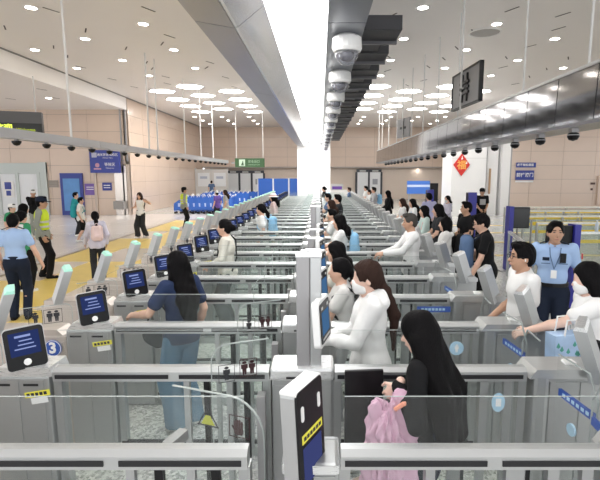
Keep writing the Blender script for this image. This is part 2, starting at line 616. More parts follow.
# signs on the right wall
s1 = thing('narrow_blue_sign', 'narrow blue wall sign with arrow and white lettering above the larger one', 'sign', (14.35, 32.9, 2.92))
MB().box(-.68, .68, 0, .06, -.17, .17).build('board', M_SIGNB, s1)
MB().prism([(-.64, 0), (-.54, .1), (-.54, -.1)], -.006, 0).build('arrow', M_WINK, s1)
lettering('旅客候检通道', 0.19, M_WINK, s1, (-.05, -.004, 0), bold=.004)
s2 = thing('macao_sign', 'blue wall sign reading towards Macao in white characters', 'sign', (14.3, 32.9, 2.22))
MB().box(-.64, .64, 0, .06, -.33, .33).build('board', M_SIGNB, s2)
lettering('前往澳门', 0.30, M_WINK, s2, (0, -.004, 0.0), bold=.006)
MB().box(-.64, .6, .0, .03, -.5, -.38).build('print_strip', M_WHITE, s2)
al = thing('fire_alarm_plate', 'small dark alarm plates on the beige wall beside the hydrant recess', 'alarm', (19.15, 32.92, 1.45))
MB().box(-.18, .12, 0, .05, .12, .26).build('plate', mat('dark_brown', (.10, .05, .04), .5), al)
MB().box(-.14, -.02, 0, .05, -.28, -.14).build('call_point', mat('dark_brown', (.10, .05, .04), .5), al)
hy = thing('hydrant_cabinet', 'beige hydrant cabinet with grey window set on the right stone wall', 'cabinet', (19.95, 32.85, 1.35))
MB().box(-.5, .6, 0, .12, -1.2, .8).build('body', mat('hydrant_beige', (.70, .56, .46), .3), hy)
MB().box(-.28, .6, -.02, 0, -.3, .6).build('window', mat('hydrant_window', (.42, .34, .29), .3), hy)

# green exit sign hanging in the hall
ex = thing('exit_sign', 'green hanging exit sign with running-man box and white lettering', 'sign', (-4.75, 32.0, 3.05))
MB().box(-1.0, 1.0, 0, .1, -.3, .3).build('board', mat('exit_green', (.03, .085, .03), .5), ex)
MB().box(-.72, -.32, -.01, 0, -.22, .22).build('pictogram_box', mat('exit_pale', (.5, .62, .5), .5), ex)
MB().prism([(-.6, -.18), (-.45, .18), (-.4, -.18)], -.014, -.009).build('pictogram', mat('exit_green', (.1, .1, .1), .5), ex)
lettering('安全出口', 0.2, mat('exit_print', (.36, .5, .36), .5), ex, (.28, -.004, .08))
lettering('EMERGENCY EXIT', 0.1, mat('exit_print', (.36, .5, .36), .5), ex, (.28, -.004, -.14))
for s in (-.9, .9):
    MB().tube([(s, .05, .3), (s, .05, CEIL - 3.05)], .02).build('hanger_rod', M_GREYP, ex)
MB().box(-1.25, -1.0, .02, .08, -.05, .05).build('side_arm', M_POST, ex)

# dark LED board hanging over the left plaza
led = thing('led_board', 'dark hanging message board with yellow green lit characters', 'sign', (-11.35, 17.0, 4.06), rz=math.radians(20))
MB().box(-3.6, 1.3, 0, .3, .05, .46).build('housing', mat('dark_grey_housing', (.10, .10, .105), .5), led)
MB().box(-3.6, 1.3, -.02, .32, -.3, .05).build('display_face', mat('led_black', (.012, .014, .012), .4), led)
lettering('欢迎', 0.27, emis('led_yellow', (.6, .75, .08), 1.0), led, (.1, -.03, -.14), bold=.01)
lettering('Welcome', 0.15, emis('led_yellow2', (.45, .55, .06), .7), led, (.78, -.03, -.18))
for x in (-3.0, 1.1):
    MB().tube([(x, .15, .46), (x, .15, SOFF - 4.06)], .02).build('hanger_rod', M_GREYP, led)

# ------------------------------------------------------------------ ceiling lights
M_HEX = emis('hexagon_light_diffuser', (1.0, 0.97, 0.93), LIGHT_HEX)
M_DL = emis('downlight_lamp', (1.0, 0.93, 0.84), LIGHT_DOWN)
M_TRIM = mat('light_trim', (0.85, 0.84, 0.82), 0.4)
hp = [(math.cos(math.radians(60 * k)), math.sin(math.radians(60 * k))) for k in range(6)]
hex_me = MB().prism([(p[0] * .66, p[1] * .66) for p in hp], -.025, -.004, 'z').mesh('diffuser', M_HEX)
hexf = MB()
for k in range(6):
    a, b = hp[k], hp[(k + 1) % 6]
    hexf.prism([(a[0] * .66, a[1] * .66), (a[0] * .71, a[1] * .71), (b[0] * .71, b[1] * .71), (b[0] * .66, b[1] * .66)], -.03, -.0, 'z')
hexf_me = hexf.mesh('frame', M_TRIM)
for s in (-1, 1):
    g = 'hexagonal ceiling lights beside the overhead gantry'
    for r in range(4):
        for c in range(4):
            x = s * (2.75 + c * 1.75)
            y = 23.2 + r * 2.6 + (c % 2) * 1.3
            h = thing('hexagon_light', 'white glowing hexagonal light set in the %s ceiling bay' % ('exit sign side' if s < 0 else 'hanging monitor side'), 'ceiling light', (x, y, CEIL), group=g + (' (exit sign bay)' if s < 0 else ' (monitor bay)'))
            link('diffuser', hex_me, h)
            link('frame', hexf_me, h)
dl_me = MB().lathe([(0.001, -.012), (.13, -.012), (.13, -.004)], n=14).mesh('lamp', M_DL)
ring_me = MB().lathe([(.13, -.004), (.135, -.02), (.19, -.015), (.19, 0)], n=14).mesh('trim_ring', M_TRIM)


def downlight(x, y, z, lab, grp):
    h = thing('downlight', lab, 'ceiling light', (x, y, z), group=grp)
    link('lamp', dl_me, h)
    link('trim_ring', ring_me, h)


for s in (-1, 1):
    for i in range(4):
        for j in range(8):
            x = s * (2.6 + 2.35 * i)
            y = 1.5 + 2.75 * j + (i % 2) * 1.3
            if y > 21.5:
                continue
            downlight(x, y, CEIL, 'round recessed downlight in the high white ceiling', 'downlights in the high ceiling')
    for i in range(4):
        for j in range(3):
            downlight(s * (3.2 + 2.0 * i), 35.2 + 2.4 * j, CEIL, 'round recessed downlight in ceiling near the back wall', 'downlights near the back wall')
    for i in range(3):
        for j in range(5):
            downlight(s * (12.6 + 2.5 * i), 8.0 + 3.6 * j, SOFF, 'round recessed downlight in the lower side soffit', 'downlights in the side soffits')
downlight(9.0, 43.3, 2.85, 'round recessed downlight under the back wall recess', 'downlight in the recess')

# ------------------------------------------------------------------ overhead gantry with light strip, domes and black units
M_GANTRY = mat('gantry_grey', (.27, .285, .32), .28, .45, noise=.08, nscale=1.2)
M_GANTRY2 = mat('gantry_pale_metal', (.60, .61, .63), .16, .8)
gan = thing('light_gantry', 'long grey overhead gantry with continuous white light strip above the gates', 'gantry', (0, 0, 0))
Y0, Y1 = 1.0, 30.15
seg = 6
L = (Y1 - Y0) / seg
for i in range(seg):
    a, b = Y0 + i * L + .01, Y0 + (i + 1) * L - .01
    MB().prism([(-1.49, 4.1), (-1.02, 4.02), (-1.02, 4.12), (-1.42, 4.6), (-1.49, 4.6)], a, b).build('side_beam', M_GANTRY, gan)
    MB().prism([(-1.02, 4.03), (-.98, 4.03), (-.66, 4.28), (-.7, 4.31)], a, b).build('reflector', M_GANTRY2, gan)
    MB().box(.09, .55, a, b, 4.08, 4.2).build('camera_plate', M_GANTRY, gan)
    MB().box(-1.40, .55, a, b, 4.33, 4.6).build('spine', M_GANTRY, gan)
M_STRIP = emis('strip_diffuser', (1.0, 0.985, 0.97), LIGHT_STRIP)
sp = MB().box(-.655, .085, 0.01, 1.19, 4.285, 4.30).mesh('light_panel', M_STRIP)
mul = MB().box(-.655, .085, -.012, .012, 4.28, 4.30).mesh('panel_divider', M_TRIM)
n = int((Y1 - Y0) / 1.2)
for i in range(n):
    link('light_panel', sp, gan, (0, Y0 + i * 1.2, 0))
    link('panel_divider', mul, gan, (0, Y0 + i * 1.2, 0))
for y in range(3, 30, 4):
    for x in (-1.2, .6):
        MB().tube([(x, y, 4.6), (x, y, CEIL)], .02).build('hanger_rod', M_GREYP, gan)
# black ventilated units along the gantry edge
bu = thing('black_unit', 'black box unit projecting from the gantry beside the dome cameras', 'speaker', (0, 0, 0), group='black units along the gantry')
MB().box(.56, 1.04, 0, .50, 4.10, 4.28, bev=.01).build('case', mat('unit_black', (.018, .018, .022), .5), bu)
MB().box(.56, 1.05, .50, .55, 4.06, 4.30).build('end_lip', mat('unit_edge', (.12, .12, .13), .4), bu)
MB().box(.56, .86, .55, 1.16, 4.12, 4.27).build('link_rail', mat('unit_black', (.018, .018, .022), .5), bu)
index_kids()
for i in range(17):
    o = bu if i == 0 else copy_tree(bu)
    o.location = (0, 6.2 + 1.17 * i, 0)
# dome cameras
M_DOMEG = mat('dome_smoke', (.06, .06, .08), .08, coat=.8)
dc = thing('dome_camera', 'white ceiling dome camera with smoked bubble under the gantry plate', 'camera', (0, 0, 0), group='dome cameras under the gantry')
MB().lathe([(.10, -.001), (.145, -.03), (.15, -.13), (.135, -.16), (.12, -.165)], n=20).build('housing', M_WHITE, dc, smooth=False)
MB().lathe([(.118, -.165), (.115, -.20), (.095, -.245), (.06, -.275), (.02, -.288), (.001, -.29)], n=20).build('bubble', glass_mat('bubble_glass', (.82, .83, .87), .12, (.8, .8, .85)), dc, smooth=True)
MB().lathe([(.001, -.165), (.07, -.17), (.075, -.21), (.05, -.245), (.001, -.255)], n=14).build('lens_unit', M_DOMEG, dc, smooth=True)
index_kids()
for i in range(12):
    o = dc if i == 0 else copy_tree(dc)
    o.location = (.35, 6.35 + 2.1 * i, 4.078)
    o.scale = (1.3, 1.3, 1.3)

# ---- side gantries: panelled one over the queue side, slim one over the plaza side
GX, GB, GT = 3.67, 3.0, 3.76
rg = thing('panelled_gantry', 'long grey panelled overhead gantry hung on rods above the queue side', 'gantry', (0, 0, 0))
M_PAN = mat('gantry_panel_grey', (.36, .36, .37), .08, .85, noise=.04)
NP = 26
pan = MB().prism([(0, GB), (.02, GB - .0), (.05, GT), (.03, GT)], .012, 1.04, 'y').mesh('cladding_panel', M_PAN)
for i in range(NP):
    link('cladding_panel', pan, rg, (GX - .05, 3.2 + 1.05 * i, 0))
MB().box(GX, GX + .5, 3.2, 3.2 + 1.05 * NP, GB + .02, GT - .02).build('core', M_GANTRY, rg)
MB().box(GX - .04, GX + .5, 3.2, 3.2 + 1.05 * NP, GT - .02, GT + .02).build('top_flange', mat('flange_pale', (.6, .6, .6), .35, .4), rg)
MB().box(GX - .06, GX + .5, 3.2, 3.2 + 1.05 * NP, GB - .03, GB + .02).build('bottom_flange', M_GANTRY, rg)
rod = MB().tube([(0, 0, GT), (0, 0, CEIL)], .018).mesh('hanger_rod', M_GREYP)
for y in (4.6, 6.7, 8.8, 12.9, 15.1, 17.2, 19.3, 21.4, 23.0, 25.7, 28.4, 29.9):
    link('hanger_rod', rod, rg, (GX + .03, y, 0))
bc = thing('gantry_camera', 'small black lane camera hanging under the panelled gantry', 'camera', (0, 0, 0), group='lane cameras under the panelled gantry')
MB().box(-.05, .05, -.05, .05, -.06, 0).build('mount', M_POST, bc)
MB().lathe([(.03, -.05), (.075, -.07), (.085, -.12), (.06, -.165), (.001, -.185)], n=12).build('camera_body', M_BLACK, bc)
MB().lathe([(.05, -.13), (.087, -.10), (.087, -.09), (.06, -.085)], n=12).build('ring', mat('cam_ring', (.35, .35, .36), .4), bc)
index_kids()
for i in range(22):
    o = bc if i == 0 else copy_tree(bc)
    o.location = (GX + .1, 5.0 + 1.05 * i, GB - .03)

lg = thing('slim_gantry', 'slim pale grey beam hung on rods above the plaza side', 'gantry', (0, 0, 0))
LX = -6.1
for i in range(6):
    MB().box(LX - .25, LX + .05, 4.0 + 4.55 * i + .01, 8.55 + 4.55 * i - .01, 3.0, 3.19).build('beam_section', mat('slim_beam', (.50, .50, .52), .35, .3), lg)
lrod = MB().tube([(0, 0, 3.19), (0, 0, CEIL)], .028).mesh('hanger_rod', mat('rod_white', (.75, .74, .73), .4))
for y in (11.7, 17.0, 17.9, 21.5, 24.37, 27.1):
    link('hanger_rod', lrod, lg, (LX + .0, y, 0))
sc_ = thing('beam_camera', 'small black dome camera hanging under the slim beam', 'camera', (0, 0, 0), group='dome cameras under the slim beam')
MB().box(-.03, .03, -.03, .03, -.03, 0).build('mount', M_POST, sc_)
MB().lathe([(.03, -.03), (.09, -.04), (.085, -.08), (.05, -.125), (.001, -.14)], n=12).build('camera_body', M_BLACK, sc_)
index_kids()
for i in range(21):
    o = sc_ if i == 0 else copy_tree(sc_)
    o.location = (LX - .02, 9.6 + 1.05 * i, 3.0)

# hanging monitor seen from behind, above the panelled gantry
mon = thing('hanging_monitor', 'black framed hanging monitor seen from behind with its bracket above the gantry', 'monitor', (GX - .12, 11.7, 4.36), rz=math.radians(3))
MB().box(-.04, .03, -.92, .92, -.42, .42, bev=.01).build('housing', mat('monitor_back', (.22, .22, .225), .45), mon)
for a, b, c, d in ((-.93, .93, .4, .44), (-.93, .93, -.44, -.4), (-.93, -.89, -.44, .44), (.89, .93, -.44, .44)):
    MB().box(-.06, .035, a, b, c, d).build('bezel', M_BLACK, mon)
br = MB()
for y in (-.16, .16):
    br.box(-.075, -.04, y - .03, y + .03, -.33, .33)
for z in (-.12, .0, .12):
    br.box(-.085, -.04, -.28, .28, z - .03, z + .03)
br.build('bracket', M_BLACK, mon)
MB().tube([(-.07, .0, 0), (-.14, 0, 0), (-.14, 0, CEIL - 4.36)], .025).build('hanger_pole', M_GREYP, mon)
MB().tube([(-.14, .0, -.1), (-.14, 0, -.58)], .02).build('lower_pole', M_GREYP, mon)
mon2 = thing('hanging_monitor', 'small far hanging monitor edge-on beyond the panelled gantry', 'monitor', (GX + .1, 21.5, 4.35), rz=math.radians(14))
MB().box(-.04, .03, -.66, .66, -.42, .42).build('housing', mat('monitor_back', (.1, .1, .1), .45), mon2)
MB().box(-.06, -.04, -.3, .3, -.05, .05).box(-.06, -.04, -.05, .05, -.3, .3).build('bracket', M_BLACK, mon2)
MB().tube([(-.07, 0, .3), (-.07, 0, CEIL - 4.35)], .025).build('hanger_pole', M_GREYP, mon2)
vent = thing('ceiling_vent', 'round grey speaker grille in the ceiling behind the hanging monitor', 'vent', (4.9, 14.6, CEIL))
MB().lathe([(.001, -.03), (.38, -.03), (.42, -.01), (.42, 0)], n=20).build('grille', mat('vent_grey', (.42, .41, .40), .6), vent)
MB().lathe([(.42, -.0), (.44, -.035), (.48, -.03), (.48, 0)], n=20).build('rim', M_TRIM, vent)
vent2 = thing('ceiling_vent', 'round grey speaker grille in the soffit above the message board', 'vent', (-12.6, 15.4, SOFF))
MB().lathe([(.001, -.03), (.38, -.03), (.42, -.01), (.42, 0)], n=20).build('grille', mat('vent_grey', (.42, .41, .40), .6), vent2)
MB().lathe([(.42, -.0), (.44, -.035), (.48, -.03), (.48, 0)], n=20).build('rim', M_TRIM, vent2)

# ------------------------------------------------------------------ gates
GS, GO = 0.816, 0.423             # gate parts are drawn at a drawing scale and set at real size on the floor
GZ = -GO / GS                     # the floor in drawing units
ROW0, PITCHY, NROW = 1.853, 0.857, 28
RT = 0.87                         # rail top in drawing units (1.13 m above the floor)


def seat_gate(o, y, x=0.0, z=0.0):
    o.scale = (GS, GS, GS)
    o.location = (x * GS, y, GO + z * GS)
    return o



def man_icon(mb, cx, cz, h, M, y0=-.004, y1=-.001):
    w = h * .16
    mb.prism(roundrect(cx - w, cx + w, cz + h * .3, cz + h * .5, w * .8, 3), y0, y1, M=M)
    mb.prism([(cx - w * 1.5, cz + h * .27), (cx + w * 1.5, cz + h * .27), (cx + w * 1.5, cz - h * .05), (cx + w, cz - h * .05), (cx + w * .8, cz - h * .5),
              (cx + .1 * w, cz - h * .5), (cx, cz - h * .12), (cx - .1 * w, cz - h * .5), (cx - w * .8, cz - h * .5), (cx - w, cz - h * .05), (cx - w * 1.5, cz - h * .05)], y0, y1, M=M)


def frame_icon(mb, x0, x1, z0, z1, t, M):
    mb.box(x0, x1, -.004, -.001, z0, z0 + t, M)
    mb.box(x0, x1, -.004, -.001, z1 - t, z1, M)
    mb.box(x0, x0 + t, -.004, -.001, z0, z1, M)
    mb.box(x1 - t, x1, -.004, -.001, z0, z1, M)


def edge_strip(mb, pts, t, y0, y1, M):
    """thin bright strip following the polished rim of a glass leaf (x,z points)"""
    for (a, b) in zip(pts[:-1], pts[1:]):
        d = Vector((b[0] - a[0], b[1] - a[1]))
        if d.length < 1e-5:
            continue
        nrm = Vector((-d.y, d.x)).normalized() * t
        mb.prism([a, b, (b[0] + nrm.x, b[1] + nrm.y), (a[0] + nrm.x, a[1] + nrm.y)], y0, y1, M=M)


def tablet(parent, M, w=.265, h=.315, t=.07, button=True, scr=None, name='tablet'):
    """black face tablet; local face looks to -y, centre at the origin of M"""
    o = MB().prism(roundrect(-w / 2, w / 2, -h / 2, h / 2, .03), .004, t, M=M).build(name, mat('tablet_silver', (.55, .55, .55), .35, .5), parent)
    MB().prism(roundrect(-w / 2 + .004, w / 2 - .004, -h / 2 + .004, h / 2 - .004, .028), -.004, .006, M=M).build('face', M_BLACK, o)
    sx, z0, z1 = w / 2 - .035, -h / 2 + .105, h / 2 - .035
    MB().box(-sx, sx, -.006, -.003, z0, z1, M).build('screen', scr or M_SCREEN, o)
    tl = MB()
    hh = z1 - z0
    for k, (a, b) in enumerate(((-.6, .45), (-.35, .5), (-.45, .6), (-.7, .7))):
        zz = z0 + hh * (.78 - .17 * k)
        tl.box(a * sx, b * sx, -.0075, -.0055, zz, zz + hh * (.09 if k == 0 else .05), M)
    tl.build('screen_text', M_SCRLINE, o)
    if button:
        MB().lathe([(.001, 0), (.024, 0), (.026, .006)], n=16, M=M @ Matrix.Translation((0, -.011, -h / 2 + .052)) @ Matrix.Rotation(-math.pi / 2, 4, 'X')).build('button', M_WHITE, o)
    return o


def rotM(loc, yaw=0, tilt=0, roll=0):
    return Matrix.Translation(loc) @ Matrix.Rotation(yaw, 4, 'Z') @ Matrix.Rotation(tilt, 4, 'X') @ Matrix.Rotation(roll, 4, 'Y')


def fin(parent, x, side):
    """tilted scanner fin: leans towards the lanes' middle; side -1 plaza end, +1 queue end"""
    lean = .13 * -side
    p = [(x - .045, .80), (x + .045, .80), (x + .045 + lean, 1.17), (x - .045 + lean, 1.17)]
    M = Matrix.Translation((x, .0, 0)) @ Matrix.Rotation(math.radians(33 * -side), 4, 'Z') @ Matrix.Translation((-x, 0, 0))
    o = MB().prism(p, -.17, .17, M=M).build('fin', M_STEEL if side < 0 else M_STEELV, parent)
    q = [(x - .045 + lean, 1.17), (x + .045 + lean, 1.17), (x + .035 + lean * 1.06, 1.20), (x - .025 + lean * 1.06, 1.20)]
    MB().prism(q, -.17, .17, M=M).build('fin_cap', M_LITTOP if side < 0 else M_STEELTOP, o)
    return o


def sticker(parent, x, z, y, w=.19):
    M = Matrix.Translation((x, y, z)) @ Matrix.Rotation(math.radians(-9), 4, 'Y')
    o = MB().box(-w / 2, w / 2, -.004, -.001, -.022, .022, M).build('caution_label', M_YEL, parent)
    t = MB()
    for i in range(5):
        t.box(-w * .42 + i * w * .17, -w * .42 + i * w * .17 + w * .12, -.006, -.0035, -.012, .012, M)
    t.build('print', M_INK, o)
    MB().box(-w * .3, w * .36, -.005, -.001, -.075, -.028, M).build('paper_label', M_WHITE, parent)


# --- A: entrance cabinet on the plaza side
def make_plaza_cabinet():
    r = thing('gate_cabinet', 'grey steel gate cabinet with tilted blue-screen tablet and leaning fin on plaza end', 'gate cabinet', group='plaza end gate cabinets with tablets')
    MB().box(-2.46, -2.02, -.02, .24, GZ + .02, .80, bev=.012).build('housing', M_STEELV, r)
    MB().prism([(-2.46, .80), (-2.0, .80), (-2.02, RT), (-2.40, RT)], -.01, .23).build('top_cap', M_STEELTOP, r)
    for x0, x1 in ((-2.44, -2.25), (-2.235, -2.06)):
        MB().box(x0, x1, -.026, -.018, GZ + .1, .78).build('door_panel', M_STEELV, r)
    for x in (-2.36, -2.15):
        MB().box(x - .06, x + .05, -.03, -.024, .735, .752).build('slot', M_SLOT, r)
    MB().box(-3.34, -2.47, .0, .22, GZ + .02, .74, bev=.015).build('lower_housing', M_STEELREFL, r)
    MB().prism([(-3.3, .74), (-2.5, .74), (-2.56, .80), (-3.3, .80)], .0, .22).build('lower_cap', M_STEELREFL, r)
    for x0, x1 in ((-3.3, -2.9), (-2.88, -2.5)):
        MB().box(x0, x1, -.008, .002, GZ + .12, .68).build('side_panel', M_STEELREFL, r)
    fin(r, -3.14, -1)
    M = rotM((-2.20, .02, 1.015), math.radians(33), math.radians(-9), math.radians(-4))
    tablet(r, M)
    MB().box(-2.24, -2.12, .06, .14, RT - .01, .95).build('tablet_neck', M_STEELV, r)
    sticker(r, -2.11, .675, -.027)
    # glass wing with walking figures
    Mg = rotM((-2.86, -.02, 0), math.radians(28))
    gp = roundrect(-.02, .42, .80, 1.02, .06, 4, (0, 0, 1, 0))
    w = MB().prism(gp, 0, .01, M=Mg).build('glass_wing', M_GLASS2, r)
    ic = MB()
    for x in (.1, .22, .28):
        man_icon(ic, x, .91, .11, Mg)
    frame_icon(ic, .04, .16, .84, .98, .004, Mg)
    frame_icon(ic, .17, .33, .84, .98, .004, Mg)
    ic.build('pictogram', M_INK, w)
    e = MB()
    edge_strip(e, gp[1:], .005, -.001, .011, Mg)
    e.build('glass_rim', M_EDGE, w)
    return r


# --- B: glass barrier between cabinets
def make_barrier(x0, x1, gtop, nm, lab, grp, lockers=True, right=False):
    r = thing(nm, lab, 'barrier', group=grp)
    MB().prism([(-.025, RT - .10), (.07, RT - .10), (.07, RT - .008), (.06, RT), (.005, RT), (-.025, RT - .028)], x0, x1, 'x').build('hand_rail', M_STEEL, r)
    xm = x0 + (x1 - x0) * .56
    for a, b in ((x0 + .02, xm - .04), (xm + .04, x1 - .03)):
        MB().box(a, b, -.032, -.02, RT - .078, RT - .048).build('slot', M_SLOT, r)
    MB().box(x0, x1, .0, .09, GZ, GZ + .09).build('plinth', M_STEEL, r)
    n = 3 if right else 1
    w = (x1 - x0) / n
    for i in range(n):
        MB().box(x0 + i * w + .03, x0 + (i + 1) * w - .03, .035, .045, GZ + .09, RT - .11).build('glass_pane', M_GLASS, r)
        if i:
            MB().box(x0 + i * w - .025, x0 + i * w + .025, .01, .07, GZ + .08, RT - .1).build('post', M_STEELV, r)
    for x in (x0 + .02, x1 - .02):
        MB().box(x - .03, x + .03, .0, .08, GZ, RT - .1).build('post', M_STEELV, r)
    MB().box(x0, x1, -.005, .03, GZ + .13, GZ + .16).build('cross_bar', M_SLOT, r)
    g = MB().box(x0 + .02, x1 - .02, .035, .045, RT, gtop).build('upper_glass', M_GLASS2, r)
    MB().box(x0 + .02, x1 - .02, .036, .044, gtop, gtop + .0016).build('glass_rim', M_EDGE, g)
    if not right:
        for x, m in ((x1 - .62, M_STEELV), (x1 - .47, M_BLACK), (x1 - .30, M_STEELV), (x1 - .17, M_BLACK)):
            MB().box(x - .022, x + .022, -.01, .03, GZ + .08, RT - .11).build('door_post', m, r)
    else:
        for x, m, ww in ((x0 + .92, M_STEELV, .05), (x0 + .98, M_BLACK, .015), (x0 + 1.12, M_STEELV, .03), (x0 + 1.3, M_STEELV, .03)):
            MB().box(x - ww, x + ww, -.01, .03, GZ + .08, RT - .11).build('door_post', m, r)
    return r


def make_centre(tall, tab, lab, grp, label_cat='gate pillar', hx0=-.37, leaf=True):
    r = thing('gate_pillar', lab, label_cat, group=grp)
    MB().box(hx0 + .01, .10, -.03, .22, GZ + .02, .80, bev=.02).build('housing', M_STEELV, r)
    MB().box(hx0, .105, -.045, .23, .78, RT + .012 - (.1 if hx0 > -.3 else 0), bev=.025).build('top_cap', M_STEELTOP, r)
    if hx0 < -.3:
        MB().box(-.25, -.16, -.052, -.044, .80, .815).build('slot', M_SLOT, r)
    MB().box(hx0 + .02, -.14, -.036, -.028, GZ + .1, .74).build('door_panel', M_STEELV, r)
    MB().box(-.12, .08, -.036, -.028, GZ + .1, .74).build('door_panel', M_STEELV, r)
    MB().box(hx0 - .09, hx0 - .03, -.13, -.035, GZ, .70).build('flap_housing', M_POST, r)
    if tall:
        MB().box(-.175, -.075, .0, .13, RT, tall, bev=.012).build('mast', M_POST, r)
        MB().box(-.073, .01, .005, .125, RT, tall - .01, bev=.012).build('mast_side', M_STEEL, r)
        MB().box(-.18, .015, -.004, .134, tall - .012, tall + .012, bev=.01).build('mast_cap', M_STEELTOP, r)
    if tab:
        M = rotM((.035, -.0, 1.235), math.radians(76), math.radians(-4))
        o = MB().prism(roundrect(-.16, .16, -.17, .17, .035), .0, .05, M=M).build('tablet', M_WHITE, r)
        MB().prism(roundrect(-.135, .135, -.145, .145, .02), -.006, .002, M=M).build('face', M_BLACK, o)
        MB().box(-.10, .10, -.008, -.005, -.09, .08, M).build('screen', emis('steel_blue_screen', (.025, .06, .12), 1.0), o)
        MB().box(-.1, -.06, -.009, -.006, .1, .12, M).box(.06, .1, -.009, -.006, .1, .12, M).box(-.1, .1, -.009, -.006, -.125, -.11, M).build('sensor', M_GREYP, o)
    if not leaf:
        return r
    # swing leaf of clear glass, opened beside the pillar
    Ml = rotM((-.375, -.055, 0), math.radians(180 + 22))
    gp = roundrect(0, .42, -.1, 1.12, .12, 5, (0, 0, 1, 0))
    lf = MB().prism(gp, 0, .01, M=Ml).build('glass_leaf', M_GLASS2, r)
    e = MB()
    edge_strip(e, gp[1:], .006, -.001, .011, Ml)
    e.build('glass_rim', M_EDGE, lf)
    Mi = Ml @ Matrix.Translation((0, .012, 0)) @ Matrix.Rotation(math.pi, 4, 'Z') @ Matrix.Translation((-.42, 0, 0))
    a, b = MB(), MB()
    frame_icon(a, .05, .165, .84, .97, .004, Mi)
    man_icon(a, .107, .905, .10, Mi)
    frame_icon(b, .20, .325, .86, .99, .004, Mi)
    man_icon(b, .235, .925, .10, Mi)
    man_icon(b, .29, .925, .10, Mi)
    a.build('pictogram', M_INK, lf)
    b.build('pictogram', M_REDINK, lf)
    return r


def make_queue_cabinet():
    r = thing('entry_cabinet', 'grey steel entry cabinet with leaning fin and glass leaf at the queue end', 'gate cabinet', group='queue end entry cabinets')
    MB().box(1.58, 1.70, -.05, .2, GZ + .02, .84, bev=.03).build('corner_post', M_STEELV, r)
    MB().box(1.66, 2.22, -.01, .20, GZ + .02, .80, bev=.012).build('housing', M_STEELV, r)
    MB().prism([(1.55, .80), (2.22, .80), (2.22, .845), (2.17, RT), (1.60, RT)], -.05, .21).build('top_cap', M_STEEL, r)
    MB().box(1.72, 1.93, -.018, -.008, GZ + .1, .76).build('door_panel', M_STEELV, r)
    MB().box(1.95, 2.19, -.018, -.008, GZ + .1, .76).build('door_panel', M_STEELV, r)
    fin(r, 2.08, 1)
    MB().box(1.86, 1.94, .04, .12, RT - .002, RT + .02, bev=.005).build('reader', M_WHITE, r)
    # closed glass leaf across the lane with blue strip
    Ml = rotM((1.74, -.06, 0), math.radians(-90 + 6))
    gp = [(0, -.25), (.44, -.25), (.44, .84), (.34, 1.0), (.0, 1.0)]
    lf = MB().prism(gp, 0, .01, M=Ml).build('glass_leaf', M_GLASS2, r)
    e = MB()
    edge_strip(e, gp[1:], .006, -.001, .011, Ml)
    e.build('glass_rim', M_EDGE, lf)
    MB().box(.04, .42, .011, .014, .70, .755, Ml).box(.04, .42, -.004, -.001, .70, .755, Ml).build('blue_strip', M_BLUE, lf)
    t = MB()
    for i in range(6):
        t.box(.09 + i * .05, .12 + i * .05, -.006, -.0035, .715, .74, Ml).box(.09 + i * .05, .12 + i * .05, .0135, .016, .715, .74, Ml)
    t.build('print', M_LBLUE, lf)
    MB().lathe([(.001, 0), (.045, 0), (.045, .016)], n=16, M=Ml @ Matrix.Translation((.2, -.003, .52)) @ Matrix.Rotation(-math.pi / 2, 4, 'X')).build('round_sticker', M_LBLUE, lf)
    # second leaf on the far side of the pillar (from the next lane)
    Ml = rotM((1.74, .21, 0), math.radians(90 - 4))
    gp = [(0, -.25), (.36, -.25), (.36, .86), (.27, 1.0), (.0, 1.0)]
    lf = MB().prism(gp, 0, .01, M=Ml).build('glass_leaf', M_GLASS2, r)
    e = MB()
    edge_strip(e, gp[1:], .006, -.001, .011, Ml)
    e.build('glass_rim', M_EDGE, lf)
    MB().box(.04, .34, -.004, -.001, .70, .755, Ml).box(.04, .34, .011, .014, .70, .755, Ml).build('blue_strip', M_BLUE, lf)
    return r


